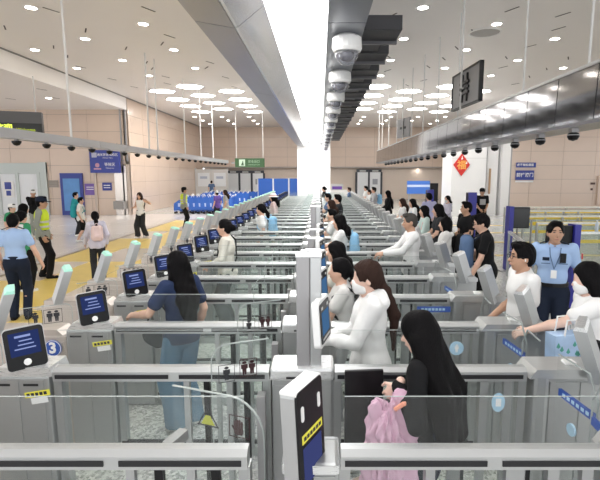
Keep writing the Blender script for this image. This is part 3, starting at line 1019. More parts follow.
cabA = make_plaza_cabinet()
barL = make_barrier(-1.99, -.38, 1.145, 'glass_barrier', 'glass barrier with steel hand rail between tablet cabinet and gate pillar', 'glass barriers of the gate lanes')
barR = make_barrier(.11, 1.54, 1.145, 'glass_barrier', 'glass barrier with steel hand rail between gate pillar and entry cabinet', 'entry side glass barriers', right=True)
cenT = make_centre(1.71, True, 'steel gate pillar with tall grey mast and white-framed tablet', 'gate pillars with tall masts')
cenS = make_centre(1.40, True, 'steel gate pillar with short grey mast and white-framed tablet', 'gate pillars with short masts')
cabQ = make_queue_cabinet()
index_kids()
protos = (cabA, barL, barR, cabQ)
FAR_SKIP = ('caution_label', 'paper_label', 'print', 'pictogram', 'sensor', 'reader', 'cross_bar', 'door_closer', 'glass_wing', 'round_sticker')
used = {'A': 0, 'T': 0, 'S': 0}
ROWLABEL = (
    {0: 'grey gate cabinet with tablet in the row of the black upright reader', 1: 'grey gate cabinet with tablet beside the cabinet marked with number three',
     2: 'grey gate cabinet with tablet marked by round number three sticker', 3: 'grey gate cabinet with tablet standing by the woman in jeans',
     4: 'grey gate cabinet with tablet partly hidden by long black hair of woman in jeans', 5: 'grey gate cabinet with tablet before the person in cream shirt',
     6: 'grey gate cabinet with tablet that the person in cream shirt faces',
     'rest': 'grey gate cabinet with tablet and leaning fin beyond the person in cream shirt'},
    {0: 'glass barrier holding the glass leaf with warning triangle', 1: 'glass barrier one lane before the woman in jeans', 2: 'glass barrier crossing in front of the woman in jeans',
     3: 'glass barrier directly behind the woman in jeans', 4: 'glass barrier two lanes before the person in cream shirt', 5: 'glass barrier crossing in front of the person in cream shirt',
     6: 'glass barrier directly behind the person in cream shirt', 'rest': 'glass barrier with steel rail in the tablet lanes beyond the person in cream shirt'},
    {0: 'glass barrier with steel rail before the pink garment', 1: 'glass barrier between girl in black and woman in white hooded top with oval notice',
     2: 'glass barrier bearing the round blue notice behind woman in white hooded top', 3: 'glass barrier bearing the blue lettered strip',
     4: 'glass barrier just beyond the one with the blue lettered strip', 5: 'glass barrier crossing in front of the man in white long-sleeved shirt',
     6: 'glass barrier directly behind the man in white long-sleeved shirt', 'rest': 'glass barrier with steel rail in the entry lanes beyond man in white long-sleeved shirt'},
    {0: 'grey entry cabinet with fin at the end of the barrier before the pink garment', 1: 'grey entry cabinet with leaning fin in front of the shopping bag',
     2: 'grey entry cabinet with leaning fin that the masked woman reaches to', 3: 'grey entry cabinet with leaning fin beside man in white t-shirt with glasses',
     4: 'grey entry cabinet with leaning fin beyond man in white t-shirt with glasses', 5: 'grey entry cabinet with fin in front of the man in white long-sleeved shirt',
     6: 'grey entry cabinet with fin behind the man in white long-sleeved shirt', 'rest': 'grey entry cabinet with leaning fin beyond the man in white long-sleeved shirt'})
for k in range(NROW):
    y = ROW0 + PITCHY * k
    skip = () if k < 9 else FAR_SKIP
    if k in (3, 5, 6, 25, 26):      # lanes being walked through: entry leaves swung out of the way
        skip = skip + ('glass_leaf',)
    for p in protos:
        o = p if k == 0 else copy_tree(p, None, skip if p is cabQ else tuple(x for x in skip if x != 'glass_leaf'))
        seat_gate(o, y)
        lab = ROWLABEL[protos.index(p)]
        o['label'] = lab.get(k, lab['rest'])
    if k == 0:
        continue
    tallrow = (k == 1 or k >= 6)
    p = cenT if tallrow else cenS
    key = 'T' if tallrow else 'S'
    o = p if used[key] == 0 else copy_tree(p, None, tuple(x for x in skip if x != 'glass_leaf') + (('pictogram',) if k >= 3 else ()))
    used[key] = 1
    seat_gate(o, y)
# first pillar, in front: low console with a black reader face
c0 = make_centre(None, False, 'low steel gate pillar carrying a black upright reader with yellow label', None, hx0=-.2, leaf=False)
seat_gate(c0, ROW0)
M = Matrix.Translation((-.05, -.02, 1.0)) @ Matrix.Rotation(math.radians(64), 4, 'Z') @ Matrix.Rotation(math.radians(-3), 4, 'X')
o = MB().prism(roundrect(-.14, .14, -.30, .245, .03), .004, .085, M=M).build('reader_case', M_STEEL, c0)
MB().prism(roundrect(-.138, .138, -.298, .243, .03), -.008, .006, M=M).build('face', M_BLACK, o)
MB().prism(roundrect(-.14, .14, .225, .248, .01), -.004, .087, M=M).build('cap', M_WHITE, o)
for x in (-.09, .09):
    MB().prism(roundrect(x - .014, x + .014, .08, .16, .013), -.012, -.006, M=M).build('lamp_strip', M_WHITE, o)
lb = MB().box(-.105, .115, -.011, -.007, -.035, .01, M).build('yellow_label', M_YEL, o)
tt = MB()
for i in range(6):
    tt.box(-.09 + i * .033, -.067 + i * .033, -.013, -.0105, -.022, -.003, M)
tt.build('print', M_INK, o)
MB().box(-.1, .1, -.011, -.007, -.26, -.06, M).build('screen', emis('violet_screen', (.02, .025, .075), 1.0), o)

# lane number on the second cabinet's side, warning icons on the leaf beside the first pillar
ln = seat_gate(thing('lane_number', 'round blue lane number three sticker on the gate cabinet', 'sticker'), ROW0 + 2 * PITCHY - .012, -2.60, .62)
MB().lathe([(.001, 0), (.085, 0), (.085, .006)], n=24, M=Matrix.Rotation(math.pi / 2, 4, 'X')).build('disc', M_BLUE, ln)
lettering('3', .15, M_WINK, ln, (0, -.008, 0), bold=.006)
rw = MB()
for k in range(24):
    t0, t1 = 2 * math.pi * k / 24, 2 * math.pi * (k + 1) / 24
    rw.prism([(.075 * math.cos(t0), .075 * math.sin(t0)), (.081 * math.cos(t0), .081 * math.sin(t0)), (.081 * math.cos(t1), .081 * math.sin(t1)), (.075 * math.cos(t1), .075 * math.sin(t1))], -.008, -.0055)
rw.build('ring', M_WINK, ln)

wl_ = seat_gate(thing('warning_leaf', 'clear rounded glass swing leaf with warning triangle and stop hand beside first pillar', 'glass leaf', rz=math.radians(-20)), ROW0 + .27, -.87, -.03)
gp = roundrect(0, .60, .45, 1.10, .22, 6, (0, 0, 1, 0))
MB().prism(gp, 0, .01).build('pane', M_GLASS2, wl_)
MB().box(.04, .10, -.16, -.001, .78, .84).build('clamp', M_STEELV, wl_)
e = MB()
edge_strip(e, gp[1:], .006, -.001, .011, None)
e.build('glass_rim', M_EDGE, wl_)
tri = MB()
for a, b in (((.17, .89), (.31, .89)), ((.31, .89), (.24, 1.01)), ((.24, 1.01), (.17, .89))):
    edge_strip(tri, [a, b], .006, -.004, -.001, None)
tri.build('triangle_outline', M_INK, wl_)
MB().prism([(.195, .90), (.285, .90), (.255, .955), (.225, .955)], -.004, -.001).build('warning_figure', mat('olive_print', (.42, .44, .06), .6), wl_)
hd = MB()
frame_icon(hd, .38, .51, .86, .99, .004, None)
hd.prism(roundrect(.412, .468, .875, .925, .015), -.004, -.001)
for i in range(4):
    hd.prism(roundrect(.412 + i * .0145, .424 + i * .0145, .918, .958 + (.008 if i in (1, 2) else 0), .005), -.004, -.001)
hd.prism([(.412, .90), (.396, .925), (.402, .931), (.417, .915)], -.004, -.001)
hd.build('stop_hand', M_REDINK, wl_)

# stickers seen on lower panes of the queue-side barriers
st = thing('round_notice', 'round pale blue notice with figure on the lower glass of the second barrier', 'sticker')
seat_gate(st, ROW0 + 2 * PITCHY - .010, 1.33, .62)
MB().lathe([(.001, 0), (.07, 0), (.07, .006)], n=24, M=Matrix.Rotation(math.pi / 2, 4, 'X')).build('disc', M_LBLUE, st)
mi = MB()
man_icon(mi, 0, 0, .08, Matrix.Translation((0, -.006, 0)))
mi.build('figure', M_WINK, st)
st2 = thing('oval_notice', 'oval pale blue notice on the lower glass of the first entry barrier', 'sticker')
seat_gate(st2, ROW0 + PITCHY - .010, 1.34, .60)
MB().lathe([(.001, 0), (.05, 0), (.05, .006)], n=24, M=Matrix.Scale(1.5, 4, (0, 0, 1)) @ Matrix.Rotation(math.pi / 2, 4, 'X')).build('disc', M_LBLUE, st2)
MB().box(-.02, .02, -.009, -.005, -.03, .03).build('figure', M_WINK, st2)
st3 = thing('blue_notice_strip', 'blue lettered strip on the lower glass of the third entry barrier', 'sticker')
seat_gate(st3, ROW0 + 3 * PITCHY - .010, 1.36, .70)
MB().box(-.2, .2, -.004, 0, -.035, .035).build('strip', M_BLUE, st3)
t3 = MB()
for i in range(7):
    t3.box(-.15 + i * .042, -.12 + i * .042, -.007, -.0035, -.014, .014)
t3.build('print', M_LBLUE, st3)
# yellow round foot-print mark on the floor of the first lane
fm = thing('floor_mark', 'round yellow standing mark with dark footprints on the lane floor', 'floor marking', (.31, 4.22, .002))
MB().lathe([(.001, 0), (.21, 0), (.21, .004), (.001, .004)], n=28).build('disc', M_YEL, fm)
ft = MB()
for s in (-1, 1):
    ft.prism([(s * .06 + .028 * math.cos(t) , .0 + .075 * math.sin(t)) for t in [2 * math.pi * k / 12 for k in range(12)]], .004, .006, 'z', M=Matrix.Rotation(math.pi / 2, 4, 'Z'))
ft.build('footprints', M_INK, fm)
rg_ = MB()
for k in range(28):
    t0, t1 = 2 * math.pi * k / 28, 2 * math.pi * (k + 1) / 28
    rg_.prism([(.16 * math.cos(t0), .16 * math.sin(t0)), (.17 * math.cos(t0), .17 * math.sin(t0)), (.17 * math.cos(t1), .17 * math.sin(t1)), (.16 * math.cos(t1), .16 * math.sin(t1))], .004, .006, 'z')
rg_.build('ring', M_INK, fm)

# ------------------------------------------------------------------ people
class Field:
    """signed distance field on a grid, turned into one continuous surface"""

    def __init__(self, lo, hi, h):
        self.h = h
        self.lo = np.array(lo, np.float32)
        n = np.ceil((np.array(hi) - np.array(lo)) / h).astype(int) + 1
        self.n = n
        self.F = np.full(n, 10.0, np.float32)
        self.ax = [self.lo[i] + h * np.arange(n[i], dtype=np.float32) for i in range(3)]

    def block(self, lo, hi):
        a = np.clip(np.floor((np.array(lo) - self.lo) / self.h).astype(int), 0, self.n)
        b = np.clip(np.ceil((np.array(hi) - self.lo) / self.h).astype(int) + 1, 0, self.n)
        return tuple(slice(int(x), int(y)) for x, y in zip(a, b))

    def pts(self, sl):
        g = np.meshgrid(*[self.ax[i][sl[i]] for i in range(3)], indexing='ij')
        return np.stack(g, -1)

    def apply(self, lo, hi, fn, k, mode):
        m = k + 4 * self.h
        sl = self.block(np.array(lo) - m, np.array(hi) + m)
        if any(s.stop - s.start <= 0 for s in sl):
            return self
        d = fn(self.pts(sl)).astype(np.float32)
        A = self.F[sl]
        if mode == 'sub':
            d = -d
            if k > 0:
                hh = np.clip(.5 - .5 * (d - A) / k, 0, 1)
                self.F[sl] = d * (1 - hh) + A * hh + k * hh * (1 - hh)
            else:
                self.F[sl] = np.maximum(A, d)
        else:
            if k > 0:
                hh = np.clip(.5 + .5 * (d - A) / k, 0, 1)
                self.F[sl] = d * (1 - hh) + A * hh - k * hh * (1 - hh)
            else:
                self.F[sl] = np.minimum(A, d)
        return self

    def ell(self, c, r, R=None, k=.02, mode='add'):
        c, r = np.array(c, np.float32), np.array(r, np.float32)

        def fn(P):
            q = P - c
            if R is not None:
                q = q @ R
            q = q / r
            k0 = np.sqrt((q * q).sum(-1)) + 1e-6
            q2 = q / r
            k1 = np.sqrt((q2 * q2).sum(-1)) + 1e-6
            return k0 * (k0 - 1) / k1
        m = float(r.max())
        return self.apply(c - m, c + m, fn, k, mode)

    def cone(self, a, b, ra, rb, k=.02, mode='add', R=None, s=(1, 1, 1)):
        a, b = np.array(a, np.float32), np.array(b, np.float32)
        m = max(ra, rb) * max(s)
        lo, hi = np.minimum(a, b) - m, np.maximum(a, b) + m
        s_ = np.array(s, np.float32)
        R_ = np.eye(3, dtype=np.float32) if R is None else np.array(R, np.float32)
        A, B = (a @ R_) / s_, (b @ R_) / s_

        def fn(P):
            q = (P @ R_) / s_
            pa = q - A
            ba = B - A
            t = np.clip((pa @ ba) / max(1e-9, float(ba @ ba)), 0, 1)
            w = pa - t[..., None] * ba
            return (np.sqrt((w * w).sum(-1)) - (ra + t * (rb - ra))) * float(s_.min())
        return self.apply(lo, hi, fn, k, mode)

    def clip(self, p, nrm):
        """keep the side the normal points away from"""
        sl = tuple(slice(0, int(x)) for x in self.n)
        nrm = np.array(nrm, np.float32)
        d = sum((self.ax[i] - p[i]).reshape([-1 if j == i else 1 for j in range(3)]) * nrm[i] for i in range(3))
        self.F = np.maximum(self.F, d.astype(np.float32))
        return self

    def wrinkle(self, amp, f, seed=0):
        rg = np.random.RandomState(seed)
        P = [self.ax[i].reshape([-1 if j == i else 1 for j in range(3)]) for i in range(3)]
        t = 0
        for i in range(3):
            w = rg.normal(size=3) * f * (1, 1, .55)
            t = t + np.sin(P[0] * w[0] + P[1] * w[1] + P[2] * w[2] + rg.uniform(0, 6))
        self.F = self.F + (amp * t / 1.7).astype(np.float32)
        return self

    def surface(self):
        F = self.F
        F[0], F[-1] = np.maximum(F[0], 1e-3), np.maximum(F[-1], 1e-3)
        F[:, 0], F[:, -1] = np.maximum(F[:, 0], 1e-3), np.maximum(F[:, -1], 1e-3)
        F[:, :, 0], F[:, :, -1] = np.maximum(F[:, :, 0], 1e-3), np.maximum(F[:, :, -1], 1e-3)
        I = F < 0
        nx, ny, nz = [x - 1 for x in F.shape]
        cnt = np.zeros((nx, ny, nz), np.int8)
        for dx in (0, 1):
            for dy in (0, 1):
                for dz in (0, 1):
                    cnt += I[dx:nx + dx, dy:ny + dy, dz:nz + dz]
        act = (cnt > 0) & (cnt < 8)
        idx = np.argwhere(act)
        if len(idx) == 0:
            return np.zeros((0, 3)), np.zeros((0, 4), int)
        vid = np.full((nx, ny, nz), -1, np.int64)
        vid[act] = np.arange(len(idx))
        acc = np.zeros((len(idx), 3), np.float32)
        num = np.zeros(len(idx), np.float32)
        corners = [(0, 0, 0), (1, 0, 0), (0, 1, 0), (1, 1, 0), (0, 0, 1), (1, 0, 1), (0, 1, 1), (1, 1, 1)]
        val = [F[idx[:, 0] + c[0], idx[:, 1] + c[1], idx[:, 2] + c[2]] for c in corners]
        for i in range(8):
            for j in range(i + 1, 8):
                ci, cj = np.array(corners[i]), np.array(corners[j])
                if np.abs(ci - cj).sum() != 1:
                    continue
                m = (val[i] < 0) != (val[j] < 0)
                t = val[i][m] / (val[i][m] - val[j][m])
                acc[m] += ci + t[:, None] * (cj - ci)
                num[m] += 1
        V = self.lo + self.h * (idx + acc / num[:, None])
        quads = []
        for ax in range(3):
            a1, a2 = (ax + 1) % 3, (ax + 2) % 3
            lo = [slice(0, F.shape[i] - (1 if i == ax else 0)) for i in range(3)]
            hi = [slice(1 if i == ax else 0, F.shape[i]) for i in range(3)]
            A, B = I[tuple(lo)], I[tuple(hi)]
            e = np.argwhere(A != B)
            ok = (e[:, a1] > 0) & (e[:, a2] > 0) & (e[:, a1] < F.shape[a1] - 1) & (e[:, a2] < F.shape[a2] - 1)
            e = e[ok]
            ins = A[e[:, 0], e[:, 1], e[:, 2]]

            def cell(d1, d2):
                q = e.copy()
                q[:, a1] -= d1
                q[:, a2] -= d2
                return vid[q[:, 0], q[:, 1], q[:, 2]]
            q = np.stack([cell(1, 1), cell(0, 1), cell(0, 0), cell(1, 0)], -1)
            q[~ins] = q[~ins][:, ::-1]
            quads.append(q)
        return V, np.concatenate(quads)


def np_mesh(name, parts, m):
    V, Q, b = [], [], 0
    for v, q in parts:
        V.append(v)
        Q.append(q + b)
        b += len(v)
    V, Q = np.concatenate(V), np.concatenate(Q)
    me = bpy.data.meshes.new(name)
    me.vertices.add(len(V))
    me.vertices.foreach_set('co', V.astype(np.float32).ravel())
    me.loops.add(len(Q) * 4)
    me.loops.foreach_set('vertex_index', Q.astype(np.int32).ravel())
    me.polygons.add(len(Q))
    me.polygons.foreach_set('loop_start', np.arange(0, len(Q) * 4, 4, dtype=np.int32))
    me.polygons.foreach_set('use_smooth', np.ones(len(Q), bool))
    me.update(calc_edges=True)
    me.validate()
    me.materials.append(m)
    return me


def Rx(a):
    c, s = math.cos(a), math.sin(a)
    return np.array([[1, 0, 0], [0, c, -s], [0, s, c]])


def Ry(a):
    c, s = math.cos(a), math.sin(a)
    return np.array([[c, 0, s], [0, 1, 0], [-s, 0, c]])


def Rz(a):
    c, s = math.cos(a), math.sin(a)
    return np.array([[c, -s, 0], [s, c, 0], [0, 0, 1]])


M_SKIN = mat('skin', (0.66, 0.41, 0.30), 0.5, noise=.05, nscale=12)
M_SKIN2 = mat('skin_tan', (0.50, 0.29, 0.19), 0.5, noise=.05, nscale=12)
M_SKIN3 = mat('skin_fair', (0.74, 0.50, 0.40), 0.5, noise=.04, nscale=12)


def hair_mat(name, col):
    m = mat(name, col, .6, spec=.06)
    nt = m.node_tree
    b = nt.nodes['Principled BSDF']
    tc = nt.nodes.new('ShaderNodeTexCoord')
    mp = nt.nodes.new('ShaderNodeMapping')
    mp.inputs['Scale'].default_value = (90, 90, 5)
    n = nt.nodes.new('ShaderNodeTexNoise')
    n.inputs['Scale'].default_value = 1.5
    nt.links.new(tc.outputs['Object'], mp.inputs[0])
    nt.links.new(mp.outputs[0], n.inputs['Vector'])
    bp = nt.nodes.new('ShaderNodeBump')
    bp.inputs['Strength'].default_value = .5
    bp.inputs['Distance'].default_value = .01
    nt.links.new(n.outputs['Fac'], bp.inputs['Height'])
    nt.links.new(bp.outputs[0], b.inputs['Normal'])
    return m


M_HAIR = hair_mat('black_hair', (.006, .0055, .006))
M_HAIRB = hair_mat('brown_hair', (.035, .02, .016))
M_HAIRG = hair_mat('greying_hair', (.06, .055, .05))


def cloth(name, col):
    return mat('cloth_' + name, col, .85, noise=.06, nscale=6, bump=.25, bscale=14, spec=.2)


C = dict(
    white=cloth('white', (.80, .80, .79)), cream=cloth('cream', (.72, .70, .62)), navy=cloth('navy', (.022, .035, .085)),
    denim=cloth('denim', (.09, .19, .30)), black=cloth('black', (.008, .008, .009)), charcoal=cloth('charcoal', (.03, .032, .036)),
    officer=cloth('pale_blue_uniform', (.36, .50, .74)), khaki=cloth('grey_green', (.28, .30, .27)), neon=cloth('neon_vest', (.62, .78, .05)),
    green=cloth('green', (.05, .30, .14)), grey=cloth('grey', (.40, .40, .41)), lavender=cloth('lavender', (.42, .42, .62)),
    pink=cloth('pink', (.68, .44, .56)), teal=cloth('teal', (.03, .32, .36)), mint=cloth('mint', (.55, .68, .64)),
    sky=cloth('sky_blue', (.25, .50, .74)), darknavy=cloth('darknavy', (.012, .018, .035)), offwhite=cloth('offwhite', (.70, .69, .67)),
    purple=cloth('purple', (.16, .10, .40)), steelblue=cloth('steelblue', (.10, .16, .28)), lilac=cloth('lilac', (.62, .60, .70)), palepink=cloth('palepink', (.75, .58, .56)),
    maroon=cloth('maroon', (.14, .03, .04)))


def ik(S, T, l1, l2, pole):
    S, T, pole = np.array(S, float), np.array(T, float), np.array(pole, float)
    d = T - S
    L = np.linalg.norm(d)
    Lm = min(L, (l1 + l2) * .995)
    T = S + d / L * Lm
    a = (l1 * l1 - l2 * l2 + Lm * Lm) / (2 * Lm)
    hgt = math.sqrt(max(0, l1 * l1 - a * a))
    u = d / L
    p = pole - u * (pole @ u)
    p /= np.linalg.norm(p) + 1e-9
    return S + u * a + p * hgt, T


def person(label, loc, face, H=1.68, female=False, skin=None, hair='short', hairm=None, top='tee', topc='white', bottom='trousers', botc='black',
           shoec='white', armL=None, armR=None, lean=0.0, headpitch=0.0, headyaw=0.0, stride=0.0, build=1.0, res=.012, hands=None, cap=None, vest=None,
           mask=False, glasses=False, features=False, handfwd=None, tuck=False, group=None, hem=None, curl=.5, uniform=False, neckl=True):
    """face: compass heading of the person's front, degrees from +Y anticlockwise; arm targets: wrist points in the person's own frame"""
    s = H / 1.70
    skin = skin or M_SKIN
    hairm = hairm or M_HAIR
    root = thing('person', label, 'person', loc, math.radians(face), group)
    fine = hands if hands is not None else res <= .013
    sw = (.150 if female else .178) * build ** .5
    Rt = Rx(-math.radians(lean))
    pel = np.array([0, -.10 * math.sin(math.radians(lean)), .93])
    T = lambda x, y, z: s * (pel + Rt @ np.array([x, y, z]))
    # legs
    st = math.radians(stride)
    legs = []
    for i, sg in enumerate((-1, 1)):
        hip = np.array([sg * .088, pel[1], .90])
        a = st * (1 if sg > 0 else -1)
        foot = np.array([sg * .10, math.sin(a) * .80 + .0, .085 + (abs(math.sin(a)) * .10 if a < 0 else 0)])
        kn, an = ik(hip, foot, .425, .42, (0, 1, 0))
        legs.append((s * hip, s * kn, s * an, a))
    hcz = .655
    hc = T(0, .025 + .03 * math.sin(math.radians(headpitch)), hcz)
    Rh = Rz(math.radians(headyaw)) @ Rx(-math.radians(lean * .5 + headpitch))
    Hd = lambda x, y, z: hc + s * (Rh @ np.array([x, y, z]))
    arms = []
    for sg, tgt in ((-1, armL), (1, armR)):
        S = T(sg * sw, -.005, .485)
        if tgt is None:
            W = S + s * np.array([sg * .07, .05, -.50])
        else:
            W = s * np.array(tgt)
        E, W = ik(S, W, .285 * s, .25 * s, np.array([sg * .35, -.6, -.5]))
        arms.append((S, E, W, sg))
    lo = np.array([-.42 * s, -.55 * s, -.01])
    hi = np.array([.42 * s, .55 * s, H + .06])
    for A in arms:
        lo = np.minimum(lo, np.min(np.array(A[:3]), 0) - .24 * s)
        hi = np.maximum(hi, np.max(np.array(A[:3]), 0) + .24 * s)
    lo[2] = max(lo[2], -.01)
    lo[1] -= .25 * abs(math.sin(st))
    hi[1] += .25 * abs(math.sin(st))
    b = build

    def torso(F, o=0.0, k=.05, chest=True, pelvis=True):
        R = np.array(Rt)
        if pelvis:
            F.ell(T(0, -.01, .02), np.array([(.150 if not female else .155) * b, .112 * b, .14]) * s + o, R, k)
        F.ell(T(0, .0, .17), np.array([(.135 if not female else .115) * b, .095 * b, .17]) * s + o, R, k)
        if chest:
            F.ell(T(0, .0, .36), np.array([(.155 if not female else .135) * b, .105 * b, .17]) * s + o, R, k)
            F.cone(T(-sw + .02, -.005, .462), T(sw - .02, -.005, .462), .05 * s + o * .8, .05 * s + o * .8, k)
            F.cone(T(0, -.01, .44), T(0, -.005, .53), .075 * s + o, .05 * s + o * .6, k)

    # ---------------- body
    F = Field(lo, hi, res)
    torso(F, -.004)
    F.cone(T(0, -.005, .47), Hd(0, -.015, -.06), .052 * s * b ** .5, .047 * s * b ** .5, .02)
    F.ell(Hd(0, -.005, .02), np.array([.075, .094, .098]) * s, Rh, .01)
    F.cone(Hd(0, .03, -.04), Hd(0, .052, -.088), .058 * s, .030 * s, .03)
    F.ell(Hd(0, .03, -.03), np.array([.062, .06, .075]) * s, Rh, .02)
    F.cone(Hd(0, .088, .005), Hd(0, .108, -.028), .008 * s, .014 * s, .012)
    for sg in (-1, 1):
        F.ell(Hd(sg * .077, -.005, -.012), np.array([.012, .022, .032]) * s, Rh, .008)
        F.ell(Hd(sg * .032, .098, .012), np.array([.02, .014, .011]) * s, Rh, .012, 'sub')
    if fine:
        F.ell(Hd(0, .092, -.058), np.array([.024, .012, .009]) * s, Rh, .008)
    for (S, E, W, sg) in arms:
        F.cone(S, E, .046 * s * b ** .5, .037 * s, .02)
        F.cone(E, E + (W - E) * .35, .036 * s, .039 * s, .012)
        F.cone(E + (W - E) * .35, W, .039 * s, .026 * s, .012)
    for (h, kn, an, a) in legs:
        F.cone(h, kn, .080 * s * b, .050 * s, .02)
        F.cone(kn, kn + (an - kn) * .3 + np.array([0, -.012 * s, 0]), .048 * s, .052 * s, .02)
        F.cone(kn + (an - kn) * .3 + np.array([0, -.012 * s, 0]), an, .052 * s, .036 * s, .02)
        F.cone(an, an + np.array([0, .12 * s, -.045 * s]), .036 * s, .028 * s, .02)
    parts = [F.surface()]
    # hands with five fingers
    for (S, E, W, sg) in arms:
        d = (W - E) / np.linalg.norm(W - E)
        if handfwd is not None and sg in handfwd:
            d = np.array(handfwd[sg], float)
            d /= np.linalg.norm(d)
        inw = np.array([-sg, .15, -.1]) if abs(d[2]) > .6 else np.array([-sg * .55, 0, -.85])
        nrm = inw - d * (inw @ d)
        nrm /= np.linalg.norm(nrm)
        side = np.cross(d, nrm) * (1 if sg > 0 else -1)   # towards the thumb
        if side @ np.array([0, 1, .3]) < 0:
            side = -side
        hs = s * (.92 if female else 1.0)
        if fine:
            G = Field(W - .22 * s, W + .22 * s, max(.0045, res * .5))
            kk = .006
        else:
            G = Field(W - .22 * s, W + .22 * s, res)
            kk = .008
        G.cone(W - d * .03 * s, W + d * .02 * hs, .026 * s, .026 * hs, kk)
        RR = np.stack([side, nrm, d], -1)
        G.ell(W + d * .055 * hs, np.array([.042, .017, .052]) * hs, RR, .012)
        for i, (off, ln) in enumerate(((.032, .070), (.011, .080), (-.010, .074), (-.030, .058))):
            p = W + d * .092 * hs + side * off * hs
            r = .0088 * hs
            ang = .25
            q = p
            for seg_, fr in ((0, .45), (1, .32), (2, .23)):
                ang += curl * (.5 + .2 * seg_)
                dd = d * math.cos(ang) + nrm * math.sin(ang) + side * off * .8
                q2 = q + dd / np.linalg.norm(dd) * ln * fr * hs
                G.cone(q, q2, r, r * .93, kk * .5)
                q, r = q2, r * .93
        q = W + d * .028 * hs + side * .030 * hs
        q2 = q + (d * .6 + side * .75 + nrm * .35) * .04 * hs
        q3 = q2 + (d * .9 + side * .15 + nrm * .4) * .034 * hs
        G.cone(q, q2, .012 * hs, .0105 * hs, kk)
        G.cone(q2, q3, .0105 * hs, .0085 * hs, kk * .5)
        parts.append(G.surface())
    link('body', np_mesh('body', parts, skin), root)

    # ---------------- clothes
    seed = int(abs(loc[0] * 131 + loc[1] * 37)) % 1000
    bo = .016 if bottom != 'jeans' else .02
    hemz = hem if hem is not None else (-.10 if top in ('tee', 'polo', 'long', 'hoodie') else -.08)
    if tuck:
        hemz = .08
    if bottom in ('trousers', 'shorts', 'jeans', 'wide'):
        flo, fhi = np.array([-.30 * s, lo[1], 0.0]), np.array([.30 * s, hi[1], 1.15 * s])
        F = Field(flo, fhi, res)
        torso(F, bo - .004, chest=False)
        for (h, kn, an, a) in legs:
            wid = .022 if bottom == 'wide' else .0
            F.cone(h, kn, .084 * s * b + bo * .7, .056 * s + bo + wid, .025)
            if bottom == 'shorts':
                continue
            F.cone(kn, an + (an - kn) * .06, .056 * s + bo + wid, .046 * s + bo + wid * 1.6, .025)
        F.clip(T(0, 0, .12), Rt @ np.array([0, 0, 1.0]))
        if bottom == 'shorts':
            F.clip((0, 0, .47 * s), (0, 0, -1))
        else:
            F.clip((0, 0, .055 * s), (0, 0, -1))
        F.wrinkle(.004, 26, seed)
        link('trousers' if bottom != 'shorts' else 'shorts', np_mesh('trousers', [F.surface()], C[botc]), root)
    elif bottom == 'skirt':
        F = Field(np.array([-.4 * s, -.4 * s, .2 * s]), np.array([.4 * s, .4 * s, 1.2 * s]), res)
        F.cone((0, pel[1] * s, 1.0 * s), (0, .0, .45 * s), .135 * s, .23 * s, .02, s=(1, .8, 1))
        F.clip((0, 0, .48 * s), (0, 0, -1)).clip((0, 0, 1.05 * s), (0, 0, 1)).wrinkle(.008, 34, seed)
        link('skirt', np_mesh('skirt', [F.surface()], C[botc]), root)
    o = {'tee': .020, 'polo': .016, 'long': .018, 'hoodie': .026, 'jacket': .026, 'tank': .012}[top]
    F = Field(lo, hi, res)
    torso(F, o, .025)
    if not tuck:
        F.ell(T(0, -.01, -.02), np.array([.150 * b, .115 * b, .16]) * s + o, np.array(Rt), .05)
    for (S, E, W, sg) in arms:
        r0 = .044 * s * b ** .5 + o * .75
        if top in ('tee', 'polo'):
            F.cone(S, S + (E - S) * .62, r0, .046 * s + o * .9, .02)
        elif top != 'tank':
            F.cone(S, E, r0, .038 * s + o * .75, .02)
            F.cone(E, E + (W - E) * .96, .038 * s + o * .75, .028 * s + o * .55, .015)
    F.clip(T(0, 0, hemz), Rt @ np.array([0, 0, -1.0]))
    F.wrinkle(.0045 if top != 'hoodie' else .006, 24, seed + 3)
    if top == 'hoodie':
        F.cone(T(-.07, -.085, .49), T(.07, -.085, .49), .05 * s, .05 * s, .03)
        F.cone(T(-.075, .0, .53), T(0, -.09, .54), .034 * s, .045 * s, .02)
        F.cone(T(.075, .0, .53), T(0, -.09, .54), .034 * s, .045 * s, .02)
    # neck opening
    F.cone(T(0, .01, .52), T(0, .05, .66), (.058 if top != 'hoodie' else .05) * s, .09 * s, .008, 'sub')
    for (S, E, W, sg) in arms:
        pass
    nmz = {'tee': 't_shirt', 'polo': 'shirt', 'long': 'long_sleeved_top', 'hoodie': 'hooded_top', 'jacket': 'jacket', 'tank': 'tank_top'}[top]
    shirt = link(nmz, np_mesh(nmz, [F.surface()], C[topc]), root)
    if uniform:
        mm = M_INK
        g = MB()
        for sg in (-1, 1):
            c = Vector(T(sg * .125, .0, .535))
            MB().box(-.055 * s, .055 * s, -.022 * s, .022 * s, -.004, .006, Matrix.Translation(c) @ Matrix.Rotation(sg * .38, 4, 'Y')).build('epaulette', C['darknavy'], root)
        MB().box(-.035, .035, -.006, .008, -.018, .018, Matrix.Translation(T(.085, .128 * b + o, .38))).build('badge', C['darknavy'], root)
        MB().box(-.03, .03, -.01, .02, -.055, .05, Matrix.Translation(T(-.08, .125 * b + o, .40))).build('radio', M_BLACK, root)
        MB().box(-.045, .045, -.004, .008, -.004, .005, Matrix.Translation(T(-.085, .128 * b + o, .335))).box(-.045, .045, -.004, .008, -.004, .005, Matrix.Translation(T(.085, .128 * b + o, .33))).build('pocket_flap', C['steelblue'], root)
        S, E, W, sg = arms[0]
        mid = S + (E - S) * .3
        MB().box(-.006, .004, -.03, .03, -.03, .03, Matrix.Translation(mid + np.array([-.076 * s, 0, 0]))).build('arm_patch', mat('red_patch', (.55, .04, .05), .6), root)
